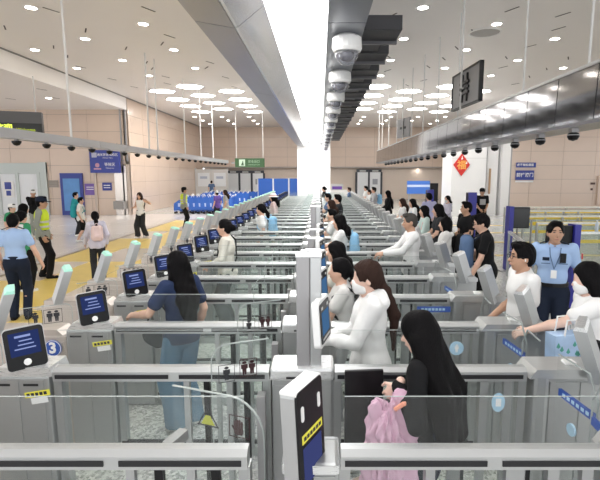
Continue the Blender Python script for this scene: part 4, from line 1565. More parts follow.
        MB().tube([T(-.06, .10, .50), T(-.05, .135, .42), T(0, .15, .27)], .005, 6).tube([T(.05, .10, .50), T(.045, .135, .42), T(0, .15, .27)], .005, 6).build('lanyard', C['steelblue'], root)
        MB().box(-.03, .03, -.003, .003, -.05, .04, Matrix.Translation(T(0, .155, .22))).build('pass_card', M_WHITE, root)
        MB().prism([(.0, .0), (.06, .025), (.045, -.03)], -.006, .004, M=Matrix.Translation(T(0, .09, .52))).prism([(.0, .0), (-.06, .025), (-.045, -.03)], -.006, .004, M=Matrix.Translation(T(0, .09, .52))).build('collar', C[topc], root)
        MB().lathe([(.16 * b * s, -.02), (.162 * b * s, -.02), (.162 * b * s, .02), (.16 * b * s, .02)], n=24, M=Matrix.Translation(T(0, 0, .085)) @ Matrix.Diagonal((1, .78, 1, 1))).build('belt', M_BLACK, root)
    if vest:
        F = Field(lo, hi, res)
        torso(F, o + .014, .025)
        F.clip(T(0, 0, .10), Rt @ np.array([0, 0, -1.0])).clip(T(0, 0, .52), Rt @ np.array([0, 0, 1.0]))
        F.clip(T(sw - .005, 0, 0), (1, 0, 0)).clip(T(-sw + .005, 0, 0), (-1, 0, 0))
        v = link('safety_vest', np_mesh('safety_vest', [F.surface()], C[vest]), root)
        for z in (.17, .27):
            MB().lathe([((.150 * b + o + .012) * s, -.02), ((.152 * b + o + .012) * s, .0), ((.150 * b + o + .012) * s, .02)], n=28, M=Matrix.Translation(T(0, 0, z)) @ Matrix.Diagonal((1.0, .80, 1, 1))).build('reflective_band', mat('silver_tape', (.6, .6, .58), .3), v)
    # shoes
    for (h, kn, an, a) in legs:
        F = Field(an + np.array([-.08, -.13, -.09]) * s, an + np.array([.08, .24, .05]) * s, min(res, .012))
        F.cone(an + np.array([0, -.035, -.045]) * s, an + np.array([0, .13, -.055]) * s, .043 * s, .038 * s, .02)
        F.cone(an + np.array([0, .0, -.02]) * s, an + np.array([0, .05, -.035]) * s, .044 * s, .04 * s, .02)
        F.clip((0, 0, an[2] - .082 * s), (0, 0, -1))
        link('shoe', np_mesh('shoe', [F.surface()], C[shoec]), root)

    # ---------------- hair
    if hair:
        hr = max(res * .75, .007)
        F = Field(np.minimum(hc - .16 * s, T(0, -.3, .0) - .15 * s), np.maximum(hc + .17 * s, T(0, 0, .3) + .2 * s), hr)
        big = .012 if hair in ('short', 'crop') else .016
        if hair == 'crop':
            big = .007
        F.ell(Hd(0, -.012, .026), (np.array([.075, .095, .096]) + big) * s, Rh, .01)
        if hair in ('short', 'crop'):
            F.ell(Hd(0, .045, .108), np.array([.062, .05, .028]) * s, Rh, .02)
            F.ell(Hd(0, -.05, -.02), np.array([.07, .055, .07]) * s, Rh, .02)
        elif hair in ('long', 'bob', 'fringe', 'sheet'):
            L = {'long': .42, 'bob': .20, 'fringe': .22, 'sheet': .56}[hair]
            F.ell(Hd(0, -.035, -.04), np.array([.092, .08, .12]) * s, Rh, .03)
            bk = T(0, -.135 * b - o, .60 - L)
            F.cone(Hd(0, -.05, -.05), (Hd(0, -.05, -.05) * .4 + bk * .6) + np.array([0, -.02, 0]), .088 * s, .098 * s, .03, R=np.array(Rt), s=(1.15, .62, 1))
            F.cone((Hd(0, -.05, -.05) * .4 + bk * .6) + np.array([0, -.02, 0]), bk, .098 * s, .06 * s, .03, R=np.array(Rt), s=(1.15, .55, 1))
            for sg in (-1, 1):
                F.cone(Hd(sg * .078, .005, .0), Hd(sg * .085, -.01, -.16), .026 * s, .030 * s, .02)
                if hair == 'sheet':
                    F.cone(Hd(sg * .07, -.03, -.03), T(sg * .12, -.11, .30), .06 * s, .07 * s, .03)
                    F.cone(T(sg * .12, -.11, .30), T(sg * .11, -.13, .04), .07 * s, .05 * s, .03)
                if hair == 'long':
                    F.cone(Hd(sg * .085, -.01, -.15), T(sg * .095, -.03, .40), .032 * s, .024 * s, .02)
        elif hair == 'ponytail':
            F.ell(Hd(0, -.04, -.01), np.array([.078, .07, .085]) * s, Rh, .02)
            F.cone(Hd(0, -.11, .0), Hd(0, -.15, -.10), .028 * s, .042 * s, .02)
            F.cone(Hd(0, -.15, -.10), T(0, -.17, .25), .042 * s, .018 * s, .02)
        elif hair == 'tail':
            F.ell(Hd(0, -.04, -.01), np.array([.078, .07, .085]) * s, Rh, .02)
            F.cone(Hd(0, -.10, -.03), Hd(0, -.13, -.12), .03 * s, .04 * s, .02)
            F.cone(Hd(0, -.13, -.12), T(0, -.165 * b - o * .5, .38), .04 * s, .042 * s, .02)
            F.cone(T(0, -.165 * b - o * .5, .38), T(0, -.15 * b - o, .12), .042 * s, .014 * s, .02)
        elif hair == 'bun':
            F.ell(Hd(0, -.04, -.01), np.array([.08, .075, .085]) * s, Rh, .02)
            F.ell(Hd(0, -.125, .0), np.array([.052, .048, .052]) * s, Rh, .015)
        # leave the face free
        fz = .0 if hair != 'fringe' else -.02
        if hair in ('short', 'crop', 'bun', 'ponytail', 'tail'):
            F.ell(Hd(0, .115, -.03), np.array([.074, .08, .12]) * s, Rh, .01, 'sub')
        else:
            F.ell(Hd(0, .105, -.045 + fz), np.array([.068, .075, .105]) * s, Rh, .012, 'sub')
        if hair not in ('long', 'bob', 'fringe', 'sheet'):
            F.cone(Hd(-.1, .045, -.05), Hd(.1, .045, -.05), .045 * s, .045 * s, .01, 'sub')
            F.cone(Hd(-.1, .01, -.09), Hd(.1, .01, -.09), .05 * s, .05 * s, .01, 'sub')
        if hair in ('short', 'crop'):
            F.clip(Hd(0, 0, -.075), Rh @ np.array([0, .35, -.93]))
        if hair != 'crop':
            F.wrinkle(.003, 70, seed)
        link('hair', np_mesh('hair', [F.surface()], hairm), root)
    if cap:
        cm, kind = cap
        Mh = Matrix.Translation(Hd(0, -.008, .035)) @ Matrix(Rh.tolist()).to_4x4()
        g = MB().lathe([(.099 * s, 0), (.101 * s, .02 * s), (.095 * s, .06 * s), (.07 * s, .092 * s), (.03 * s, .106 * s), (.001, .108 * s)], n=20, M=Mh @ Matrix.Diagonal((.92, 1.08, 1, 1)))
        hat = g.build('cap', C[cm], root, smooth=True)
        if kind == 'peak':
            pts = [(-.075 * s, .06 * s), (.075 * s, .06 * s), (.066 * s, .14 * s), (.035 * s, .178 * s), (-.035 * s, .178 * s), (-.066 * s, .14 * s)]
            MB().prism(pts, .0, .008 * s, 'z', M=Mh @ Matrix.Rotation(-.12, 4, 'X')).build('peak', C[cm], hat)
        else:
            MB().lathe([(.10 * s, 0), (.175 * s, -.015 * s), (.175 * s, -.008 * s), (.10 * s, .012 * s)], n=24, M=Mh).build('brim', C[cm], hat)
            MB().lathe([(.103 * s, .004), (.105 * s, .03 * s)], n=24, M=Mh @ Matrix.Diagonal((.94, 1.08, 1, 1))).build('hat_band', mat('hat_band_red', (.5, .08, .07), .7), hat)
    Mh = Matrix.Translation(hc) @ Matrix(Rh.tolist()).to_4x4() @ Matrix.Scale(s, 4)
    if features:
        for sg in (-1, 1):
            MB().lathe([(.001, -.006), (.006, -.003), (.007, 0), (.006, .003), (.001, .006)], n=8, M=Mh @ Matrix.Translation((sg * .031, .085, .012)) @ Matrix.Diagonal((2.0, .8, .9, 1))).build('eye', M_INK, root, smooth=True)
            MB().box(-.019, .019, -.004, .004, -.0035, .0035, Mh @ Matrix.Translation((sg * .032, .089, .034)) @ Matrix.Rotation(sg * -.08, 4, 'Y')).build('eyebrow', M_HAIR, root)
        MB().lathe([(.001, -.007), (.02, -.002), (.021, .001), (.001, .006)], n=12, M=Mh @ Matrix.Translation((0, .098, -.058)) @ Matrix.Diagonal((1.1, .4, .9, 1))).build('lips', mat('lip_tone', (.45, .18, .16), .5), root, smooth=True)
    if mask:
        F = Field(hc - .16 * s, hc + .16 * s, max(.007, res * .6))
        F.ell(Hd(0, .034, -.052), np.array([.066, .072, .066]) * s, Rh, .01)
        F.cone(Hd(0, .09, -.02), Hd(0, .078, -.085), .022 * s, .026 * s, .02)
        F.clip(Hd(0, .03, 0), Rh @ np.array([0, -1.0, .15]))
        mk = link('face_mask', np_mesh('face_mask', [F.surface()], C['white']), root)
        for sg in (-1, 1):
            MB().tube([Hd(sg * .06, .045, -.02), Hd(sg * .086, .0, .01)], .002, 5).build('ear_loop', C['white'], mk)
    if glasses:
        g = MB()
        for sg in (-1, 1):
            pts = [Vector((sg * .034 + .026 * math.cos(t), .104, .008 + .019 * math.sin(t))) for t in [2 * math.pi * k / 12 for k in range(13)]]
            g.tube([Mh @ p for p in pts], .0022 * s, 5)
            g.tube([Mh @ Vector((sg * .06, .103, .012)), Mh @ Vector((sg * .085, -.005, .01))], .0022 * s, 5)
        g.tube([Mh @ Vector((-.01, .106, .012)), Mh @ Vector((.01, .106, .012))], .0022 * s, 5)
        g.build('glasses', M_BLACK, root)
    root['T'] = 0
    del root['T']
    return root, T, Hd, arms


def to_world(root, p):
    a = root.rotation_euler.z
    return Vector(root.location) + Matrix.Rotation(a, 3, 'Z') @ Vector(p)


def backpack(root, T, label, c1, c2, front=False, size=1.0, group=None):
    """a worn pack, its own thing"""
    k = -1 if not front else 1
    p = to_world(root, T(0, k * .235, .30))
    o = thing('backpack', label, 'backpack', p, root.rotation_euler.z + (math.pi if front else 0), group)
    w, h, d = .15 * size, .22 * size, .075 * size
    F = Field((-.3, -.25, -.35), (.3, .25, .35), .014)
    F.cone((-w * .45, 0, h * .55), (-w * .45, 0, -h * .7), d * 1.1, d * 1.25, .04).cone((w * .45, 0, h * .55), (w * .45, 0, -h * .7), d * 1.1, d * 1.25, .04)
    F.cone((-w * .3, -d * .9, -h * .45), (w * .3, -d * .9, -h * .45), d * .7, d * .7, .03)
    F.wrinkle(.004, 30, 5)
    link('bag_body', np_mesh('bag_body', [F.surface()], C[c1]), o)
    for sg in (-1, 1):
        MB().tube([(sg * w * .5, d * .9, h * .6), (sg * w * .62, .17, h * .92), (sg * w * .68, .30, h * .5), (sg * w * .7, .33, -h * .1), (sg * w * .75, .2, -h * .75), (sg * w * .6, d, -h * .8)], .014, 6).build('strap', C[c2], o)
    MB().tube([(-.03, d * .5, h * .95), (-.02, d * .5, h * 1.12), (.02, d * .5, h * 1.12), (.03, d * .5, h * .95)], .008, 6).build('grab_handle', C[c2], o)
    return o

# ------------------------------------------------------------------ the people of the hall
LEFT, RIGHT, AWAY, TOCAM = 90, -90, 0, 180
# woman in jeans standing at the tablet
r, T, Hd, A = person('woman with long black hair in navy t-shirt and wide jeans at a tablet', (-1.24, 4.02, 0), 50, 1.62, True, hair='long', top='tee', topc='navy', bottom='wide', botc='denim',
                     shoec='white', armL=(-.30, .30, 1.12), armR=None, res=.0095, hem=-.06, headyaw=12)
MB().box(-.035, .035, -.004, .004, -.004, .004, Matrix.Translation(T(-.03, -.155, .22)) @ Matrix.Rotation(.9, 4, 'Y')).box(-.03, .03, -.004, .004, -.004, .004, Matrix.Translation(T(.05, -.15, .24)) @ Matrix.Rotation(-.8, 4, 'Y')).build('shirt_print', C['white'], r)
hb = thing('handbag', 'dark rounded handbag hanging beside the woman in jeans', 'handbag', (-1.48, 4.08, .86))
F = Field((-.2, -.15, -.2), (.2, .15, .25), .012)
F.ell((0, 0, 0), (.125, .06, .13), None, .02).clip((0, 0, .09), (0, 0, 1)).wrinkle(.004, 30, 2)
link('bag_body', np_mesh('bag_body', [F.surface()], C['charcoal']), hb)
MB().tube([(-.09, 0, .08), (-.05, 0, .22), (.03, 0, .30), (.1, -.02, .22), (.09, 0, .08)], .009, 6).build('strap', C['black'], hb)

# woman in the white hooded top, long ponytail, holding a phone to the tall mast
r, T, Hd, A = person('woman with long ponytail and face mask in white hooded top holding a phone', (.36, 3.26, 0), LEFT, 1.68, True, skin=M_SKIN3, hair='tail', hairm=M_HAIRB, top='hoodie', topc='white',
                     bottom='trousers', botc='offwhite', armL=(-.10, .36, 1.16), armR=(.10, .33, 1.10), res=.0095, headpitch=6, mask=True, curl=.9)
w = to_world(r, (.02, .44, 1.10))
ph = thing('phone', 'dark smartphone held in the hand of woman in white hooded top', 'phone', w, math.radians(60))
MB().prism(roundrect(-.036, .036, -.07, .07, .01), -.005, .005, M=Matrix.Rotation(.9, 4, 'X')).build('case', M_BLACK, ph)
MB().prism(roundrect(-.032, .032, -.062, .062, .006), -.0065, -.0045, M=Matrix.Rotation(.9, 4, 'X')).build('screen', mat('phone_glass', (.05, .05, .06), .1), ph)

# girl in black with very long hair, pink jacket in hand
r, T, Hd, A = person('girl with very long straight black hair in dark top holding a pink garment', (.60, 2.36, 0), 58, 1.57, True, skin=M_SKIN3, hair='sheet', top='long', topc='black', bottom='trousers', botc='darknavy',
                     armL=(-.16, .15, 1.31), armR=(.02, .30, 1.06), handfwd={-1: (-.15, .55, -.8)}, res=.008, headpitch=14, lean=6, curl=1.0, hem=-.05)
pj = thing('pink_garment', 'crumpled pink garment bunched and held up by the girl in black', 'garment', (.375, 2.24, .93))
F = Field((-.25, -.22, -.55), (.25, .22, .32), .007)
F.cone((.03, 0, .24), (-.02, .02, .04), .045, .095, .04, s=(1, .8, 1)).cone((-.01, 0, .05), (.0, 0, -.42), .10, .125, .05, s=(1, .75, 1)).cone((-.09, .02, .20), (-.11, 0, -.22), .035, .055, .03).cone((.07, -.03, .15), (.10, -.02, -.32), .04, .05, .03)
rgk = np.random.RandomState(4)
P_ = [F.ax[i].reshape([-1 if j == i else 1 for j in range(3)]) for i in range(3)]
ang = np.arctan2(P_[1] + .0, P_[0] + .02)
F.F = F.F + (.022 * np.abs(np.sin(ang * 4.5 + 4 * P_[2] + 1.6 * np.sin(13 * P_[2]))) + .014 * np.abs(np.sin(ang * 7 - 19 * P_[2])) + .006 * np.sin(ang * 19 + 44 * P_[2]) - .012).astype(np.float32)
F.clip((0, 0, -.45), (0, 0, -1))
link('cloth', np_mesh('cloth', [F.surface()], C['pink']), pj)
MB().tube([(.0, -.04, .20), (.04, -.05, .235), (.08, -.03, .23), (.12, 0, .24)], .012, 8).build('orange_tie', mat('salmon', (.8, .33, .22), .6), pj)
bgp = thing('black_folder', 'black flat folder standing behind the pink garment', 'folder', (.25, 2.52, .97), math.radians(4))
MB().box(-.11, .11, -.012, .012, -.3, .23, bev=.005).build('cover', M_BLACK, bgp)
MB().box(-.105, .105, .013, .016, -.29, .22).build('back_sheet', C['charcoal'], bgp)

# two shorter people in the following lanes
r, T, Hd, A = person('person with black ponytail and white top behind the hooded woman', (.20, 4.13, 0), LEFT, 1.54, True, hair='ponytail', top='tee', topc='offwhite', bottom='trousers', botc='grey', armL=(-.1, .34, 1.05), armR=(.1, .36, 1.08), res=.013)
backpack(r, T, 'black backpack worn by the person with ponytail in white', 'charcoal', 'black', size=.9)
r, T, Hd, A = person('person with short black hair in pale top bending to a gate tablet', (.19, 4.98, 0), LEFT, 1.57, True, hair='bob', top='tee', topc='cream', bottom='trousers', botc='charcoal', armL=(-.1, .34, 1.05), armR=(.1, .36, 1.08), res=.014)

# cream shirt with hair in a bun, dark strap
r, T, Hd, A = person('person with black hair bun in cream shirt and dark shoulder strap', (-1.36, 6.72, 0), LEFT, 1.64, True, hair='bun', top='long', topc='cream', bottom='wide', botc='charcoal', armL=(-.14, .26, 1.02), armR=(.14, .26, 1.0), res=.012)
MB().tube([T(.13, -.0, .56), T(.11, -.12, .46), T(-.02, -.15, .2), T(-.14, -.1, .02)], .013, 6).tube([T(.13, .0, .56), T(.1, .13, .42), T(-.06, .14, .15)], .013, 6).build('shoulder_strap', C['black'], r)
# blue-white pack
r, T, Hd, A = person('person with dark ponytail in white shirt carrying a pale blue backpack', (-1.25, 10.06, 0), LEFT, 1.65, True, hair='ponytail', top='tee', topc='white', bottom='trousers', botc='grey', res=.018)
backpack(r, T, 'pale blue backpack worn by the person with dark ponytail', 'sky', 'sky')
r, T, Hd, A = person('person in white sun hat with red band and pale blouse', (-1.42, 14.38, 0), LEFT, 1.70, True, hair='bob', top='long', topc='palepink', bottom='skirt', botc='cream', res=.02, cap=('white', 'brim'))
# man in white at the entry side
r, T, Hd, A = person('man with greying hair in white long-sleeved shirt passing the gate', (1.33, 6.72, 0), LEFT, 1.73, skin=M_SKIN2, hair='crop', hairm=M_HAIRG, top='long', topc='white', bottom='trousers', botc='charcoal',
                     armL=(-.10, .40, 1.15), armR=(.12, .40, 1.12), res=.0115, features=True, headpitch=8)

# group behind the centre masts
for lab, X, k, H, kw in (
        ('person with long black hair and white shirt beside the second tall mast', .33, 6, 1.64, dict(female=True, hair='bob', topc='white', botc='grey', pack='sky')),
        ('person with short dark hair in white shirt reaching to a mast tablet', .26, 8, 1.60, dict(hair='short', topc='white', botc='charcoal')),
        ('person with brown hair in pale top between two masts', .30, 11, 1.64, dict(hair='bob', hairm=M_HAIRB, topc='cream', botc='black', female=True)),
        ('man with short hair in dark suit beyond the masts', .50, 12, 1.74, dict(hair='short', top='jacket', topc='charcoal', botc='charcoal')),
        ('person with dark hair in blue top beyond the masts', .27, 14, 1.70, dict(hair='short', topc='steelblue', botc='charcoal')),
        ('woman with dark ponytail and pale blue pack in front of the white column', .22, 25, 1.66, dict(hair='bun', top='long', topc='charcoal', botc='charcoal', female=True, pack='sky'))):
    pk = kw.pop('pack', None)
    y = 2.38 + .857 * k
    r, T, Hd, A = person(lab, (X, y, 0), LEFT, H, res=.018, armL=(-.12, .36, 1.08), armR=(.12, .38, 1.1), **kw)
    if pk:
        backpack(r, T, 'pale blue backpack on the %s' % ('person beside the second tall mast' if k == 6 else 'woman in front of white column'), 'sky', 'sky', size=.85)

# ---- queue side
r, T, Hd, A = person('man with glasses and earbud in white t-shirt entering a gate', (1.78, 4.0, 0), LEFT, 1.70, skin=M_SKIN2, hair='short', top='tee', topc='white', bottom='trousers', botc='black', glasses=True, features=True,
                     res=.009, armL=(-.19, .07, .80), armR=(.16, .2, 1.0), build=.98)
MB().lathe([(.001, -.006), (.007, 0), (.001, .02)], n=8, M=Matrix.Translation(Hd(-.087, .005, -.02))).build('earbud', M_WHITE, r, smooth=True)
MB().box(-.05, .05, -.003, .003, -.1, .08, Matrix.Translation(T(.05, -.158, .34))).build('shirt_print', C['grey'], r)
r, T, Hd, A = person('officer in pale blue uniform shirt with epaulettes standing beside the queue', (2.68, 5.28, 0), 158, 1.76, skin=M_SKIN2, hair='short', top='polo', topc='officer', bottom='trousers', botc='darknavy', shoec='black',
                     features=True, res=.009, tuck=True, uniform=True, build=1.05, headyaw=8)
S, E, W, sg = A[0]
MB().lathe([(.030, -.012), (.033, -.012), (.033, .012), (.030, .012)], n=16, M=Matrix.Translation(E + (W - E) * .93)).build('wristwatch', M_BLACK, r)
r, T, Hd, A = person('man with glasses in black t-shirt waiting with a navy backpack on his front', (2.30, 6.40, 0), 78, 1.75, hair='short', top='tee', topc='black', bottom='trousers', botc='black', glasses=True, features=True, res=.0115, headpitch=14, lean=4,
                     armL=(-.24, .2, .88), armR=(.24, .2, .9))
backpack(r, T, 'navy backpack worn on the front of the man in black t-shirt', 'steelblue', 'darknavy', front=True, size=1.05)
r, T, Hd, A = person('man with short hair in black polo shirt clasping his hands', (2.86, 9.05, 0), 110, 1.76, skin=M_SKIN2, hair='crop', top='polo', topc='black', bottom='trousers', botc='black', features=True, res=.0125, armL=(-.05, .24, 1.05), armR=(.05, .24, 1.05), build=1.06, headyaw=-20)
r, T, Hd, A = person('man with cap in black t-shirt with white print before the white column', (5.84, 16.9, 0), 175, 1.78, skin=M_SKIN2, hair='crop', top='tee', topc='black', bottom='trousers', botc='black', features=True, res=.016, cap=('black', 'peak'), armL=(-.1, .22, 1.0), armR=(.1, .22, 1.0))
MB().box(-.1, .1, -.004, .004, -.11, .09, Matrix.Translation(T(0, .152, .33))).build('shirt_print', C['grey'], r)
# woman at the edge reaching to the entry reader
r, T, Hd, A = person('woman with short black hair and mask in white t-shirt reaching to the entry cabinet', (2.02, 3.40, 0), 84, 1.64, True, skin=M_SKIN3, hair='bob', top='tee', topc='white', bottom='trousers', botc='charcoal', mask=True, res=.009,
                     armL=(-.06, .50, 1.16), armR=None, headpitch=12, curl=.6)
MB().prism([(-.012, -.02), (.012, -.02), (.004, .0), (.012, .02), (-.012, .02), (-.004, 0)], -.003, .003, M=Matrix.Translation(T(.0, .15, .40))).build('shirt_print', C['charcoal'], r)
sb_ = thing('shopping_bag', 'pale blue paper shopping bag with green pattern and white handles', 'bag', (1.79, 3.26, 1.00), math.radians(12))
MB().prism([(-.12, -.17), (.12, -.17), (.135, .16), (-.135, .16)], -.055, .055).build('bag_body', mat('bag_blue', (.42, .58, .80), .5, noise=.25, nscale=9), sb_)
lf = MB()
for i in range(9):
    x, z = -.10 + .024 * i + rs.uniform(-.01, .01), -.02 + rs.uniform(-.05, .11)
    lf.prism([(x - .016, z), (x, z + .03), (x + .016, z), (x, z - .012)], -.058, -.0555)
lf.build('leaf_print', mat('bag_green', (.08, .35, .28), .6), sb_)
MB().tube([(-.06, -.05, .15), (-.045, -.05, .27), (.045, -.05, .27), (.06, -.05, .15)], .007, 6).build('handle', C['white'], sb_)
MB().tube([(-.06, .05, .15), (-.045, .05, .27), (.045, .05, .27), (.06, .05, .15)], .007, 6).build('handle', C['white'], sb_)
rb = thing('red_pouch', 'red pouch with black cat-shaped top carried beside the shopping bag', 'pouch', (1.96, 3.17, .98), math.radians(10))
MB().prism(roundrect(-.06, .06, -.16, .05, .015), -.03, .03).build('pouch_body', mat('pouch_red', (.55, .03, .04), .6), rb)
MB().prism(roundrect(-.055, .055, .05, .15, .04), -.03, .03).build('pouch_top', C['black'], rb)

QUEUE = (
    ('woman with long black hair in white hooded top with black backpack queueing', 2.05, 7.52, 72, 1.60, dict(female=True, hair='long', top='hoodie', topc='offwhite', botc='black', pack=('black', 'black', 'black backpack of the woman in white hooded top'))),
    ('young man with bowl-cut black hair in dark top queueing', 2.36, 9.25, 88, 1.70, dict(hair='bob', topc='charcoal', botc='black')),
    ('woman with long black hair in mint top queueing', 2.24, 9.95, 95, 1.62, dict(female=True, hair='long', top='long', topc='mint', botc='cream', pack=('palepink', 'palepink', 'pale pink bag of the woman in mint top'))),
    ('person with black bob and dark vest over white sleeves queueing', 2.55, 12.8, 95, 1.62, dict(female=True, hair='bob', top='long', topc='white', botc='black', pack=('black', 'sky', 'black backpack with blue straps in the queue'))),
    ('woman with brown hair in white top at the end cabinet', 2.36, 13.3, 92, 1.60, dict(female=True, hair='bob', hairm=M_HAIRB, top='tee', topc='white', botc='cream')),
    ('man in lavender shirt seen from behind in the queue', 3.25, 13.9, 20, 1.73, dict(hair='short', top='long', topc='lavender', botc='charcoal')),
    ('woman with mask in pale patterned top near the blue kiosk', 4.1, 15.0, 110, 1.60, dict(female=True, hair='ponytail', top='long', topc='lilac', botc='darknavy', mask=True)),
    ('tall woman with black hair in black coat standing at a fin', 2.45, 16.8, 80, 1.70, dict(female=True, hair='long', top='jacket', topc='black', botc='black')),
    ('man with black hair in grey jacket stooping at a far gate', 2.30, 19.9, 95, 1.74, dict(hair='short', top='jacket', topc='grey', botc='charcoal', pack=('sky', 'sky', 'blue backpack of the man in grey jacket'))),
    ('person in white top with navy pack at a far gate', 2.22, 20.9, 95, 1.60, dict(hair='short', topc='white', botc='darknavy', pack=('navy', 'navy', 'navy backpack at a far gate'))),
    ('person with dark hair in white top before the back door', 2.30, 23.4, 95, 1.70, dict(hair='short', topc='white', botc='charcoal')),
    ('person with short hair in blue top inside a far lane', 1.50, 23.74, 90, 1.62, dict(hair='short', hairm=M_HAIRB, topc='steelblue', botc='sky', pack=('sky', 'sky', 'light blue backpack inside a far lane'))),
)
for lab, X, Y, fc, H, kw in QUEUE:
    pk = kw.pop('pack', None)
    r, T, Hd, A = person(lab, (X, Y, 0), fc, H, res=.0135 if Y < 10 else .02, armL=(-.16, .28, 1.0), armR=(.16, .28, 1.0), **kw)
    if pk:
        backpack(r, T, pk[2], pk[0], pk[1], size=.95)

# ---- plaza side
r, T, Hd, A = person('officer in pale blue shirt and dark trousers seen from behind on the plaza', (-4.76, 7.2, 0), 15, 1.68, True, hair='short', top='polo', topc='officer', bottom='trousers', botc='darknavy', shoec='black', tuck=True, res=.0115,
                     armR=(.36, .10, .82), build=1.1)
for sg in (-1, 1):
    MB().box(-.05, .05, -.02, .02, -.004, .006, Matrix.Translation(T(sg * .11, 0, .555)) @ Matrix.Rotation(sg * .38, 4, 'Y')).build('epaulette', C['darknavy'], r)
person('guard in dark cap and yellow safety vest over grey sleeves on the plaza', (-6.1, 10.2, 0), -70, 1.80, skin=M_SKIN2, hair='crop', top='long', topc='khaki', bottom='trousers', botc='black', shoec='black', vest='neon', cap=('darknavy', 'peak'), res=.013, features=True, stride=6)
person('woman with ponytail in green and white top among the plaza group', (-5.75, 8.95, 0), -20, 1.58, female=True, hair='ponytail', top='tee', topc='green', bottom='trousers', botc='black', res=.014, vest='white')
person('woman with black hair in white shirt among the plaza group', (-6.75, 10.6, 0), -30, 1.62, female=True, hair='bob', top='long', topc='white', bottom='trousers', botc='cream', res=.016)
person('man in white cap and dark jacket raising a phone by the glazed doors', (-10.4, 17.0, 0), -150, 1.72, skin=M_SKIN2, hair='crop', top='jacket', topc='black', bottom='trousers', botc='khaki', cap=('white', 'peak'), armR=(.06, .25, 1.45), res=.018)
person('child in white and blue cap and green shirt by the plaza group', (-8.2, 12.4, 0), -90, 1.50, hair='crop', top='tee', topc='green', bottom='trousers', botc='charcoal', cap=('white', 'peak'), res=.018)
r, T, Hd, A = person('boy in white t-shirt and black shorts walking across the plaza', (-8.0, 15.6, 0), -75, 1.52, hair='short', top='tee', topc='white', bottom='shorts', botc='black', stride=14, res=.015, features=True)
backpack(r, T, 'teal backpack worn by the boy in black shorts', 'teal', 'teal', size=1.0)
person('person with black hair behind the boy with the teal backpack', (-9.1, 17.4, 0), -80, 1.62, hair='short', top='tee', topc='teal', bottom='trousers', botc='charcoal', res=.02)
r, T, Hd, A = person('girl with ponytail in pale lilac hooded top with a pink bag', (-4.78, 9.9, 0), 30, 1.50, female=True, hair='ponytail', top='hoodie', topc='lilac', bottom='trousers', botc='charcoal', res=.0135, armL=(-.25, .2, .9))
backpack(r, T, 'small pale pink backpack on the girl in lilac top', 'palepink', 'palepink', size=.75)
person('woman with long hair in white top and dark trousers walking and waving', (-6.5, 16.9, 0), 165, 1.63, female=True, hair='long', hairm=M_HAIRB, top='tank', topc='white', bottom='wide', botc='charcoal', stride=8, armL=(-.42, .18, 1.42), armR=(.2, .2, 1.15), res=.015, features=True)
person('guard in yellow safety vest and cap by the blue trolleys', (-5.7, 19.6, 0), -60, 1.74, skin=M_SKIN2, hair='crop', top='long', topc='khaki', bottom='trousers', botc='black', shoec='black', vest='neon', cap=('black', 'peak'), res=.018)
person('distant person in blue shirt by the frosted partition', (-8.9, 38.6, 0), 0, 1.75, hair='short', top='tee', topc='steelblue', bottom='trousers', botc='black', res=.024)
person('person in grey blouse beside the blue trolleys', (-4.15, 20.6, 0), 90, 1.60, female=True, hair='bob', hairm=M_HAIRB, top='tee', topc='grey', bottom='trousers', botc='cream', res=.02)
person('person in purple top and white cap near the trolleys', (-4.75, 21.6, 0), 60, 1.52, hair='crop', top='tee', topc='purple', bottom='trousers', botc='charcoal', cap=('white', 'peak'), res=.02)

# ------------------------------------------------------------------ blue luggage trolleys, queue barriers, kiosks
tr = thing('luggage_trolley', 'blue luggage trolley with pale curved handle parked in a nested row', 'luggage trolley', (0, 0, 0), group='blue luggage trolleys')
M_TB = mat('trolley_blue', (.03, .13, .52), .45, noise=.08)
for s_ in (-1, 1):
    Mt = Matrix.Translation((0, s_ * .235, 0)) @ Matrix.Rotation(s_ * math.radians(4.5), 4, 'Z')
    MB().prism([(-.42, .18), (.42, .30), (.36, .95), (.22, 1.0), (-.40, .6)], -.008, .008, M=Mt).build('side_panel', M_TB, tr)
MB().prism([(-.42, .12), (.42, .27), (.42, .29), (-.42, .14)], -.19, .19).build('deck', M_TB, tr)
MB().tube([(.3, -.25, .95), (.36, -.25, 1.05), (.37, 0, 1.08), (.36, .25, 1.05), (.3, .25, .95)], .02, 6).build('handle', M_WHITE, tr)
for x in (-.36, .40):
    for s_ in (-1, 1):
        MB().lathe([(.001, -.015), (.06, -.015), (.06, .015), (.001, .015)], n=10, M=Matrix.Translation((x, s_ * (.17 if x < 0 else .29), .061)) @ Matrix.Rotation(math.pi / 2, 4, 'X')).build('wheel', M_BLACK, tr)
MB().box(-.16, .16, -.003, .003, .42, .62, Matrix.Translation((0, -.247, 0)) @ Matrix.Rotation(math.radians(-4.5), 4, 'Z')).build('panel_print', mat('trolley_print', (.45, .55, .8), .5), tr)
index_kids()
n = 0
for row, (x0, y0, cnt, dx) in enumerate(((-8.1, 27.4, 9, .33), (-8.2, 28.9, 9, .33), (-8.4, 33.2, 10, .33), (-8.6, 36.0, 12, .36))):
    for i in range(cnt):
        o = tr if n == 0 else copy_tree(tr)
        o.location = (x0 + dx * i, y0, 0)
        n += 1


M_QP = glass_mat('queue_pane_glass', (.94, .97, .96), .045, (.7, .74, .72))


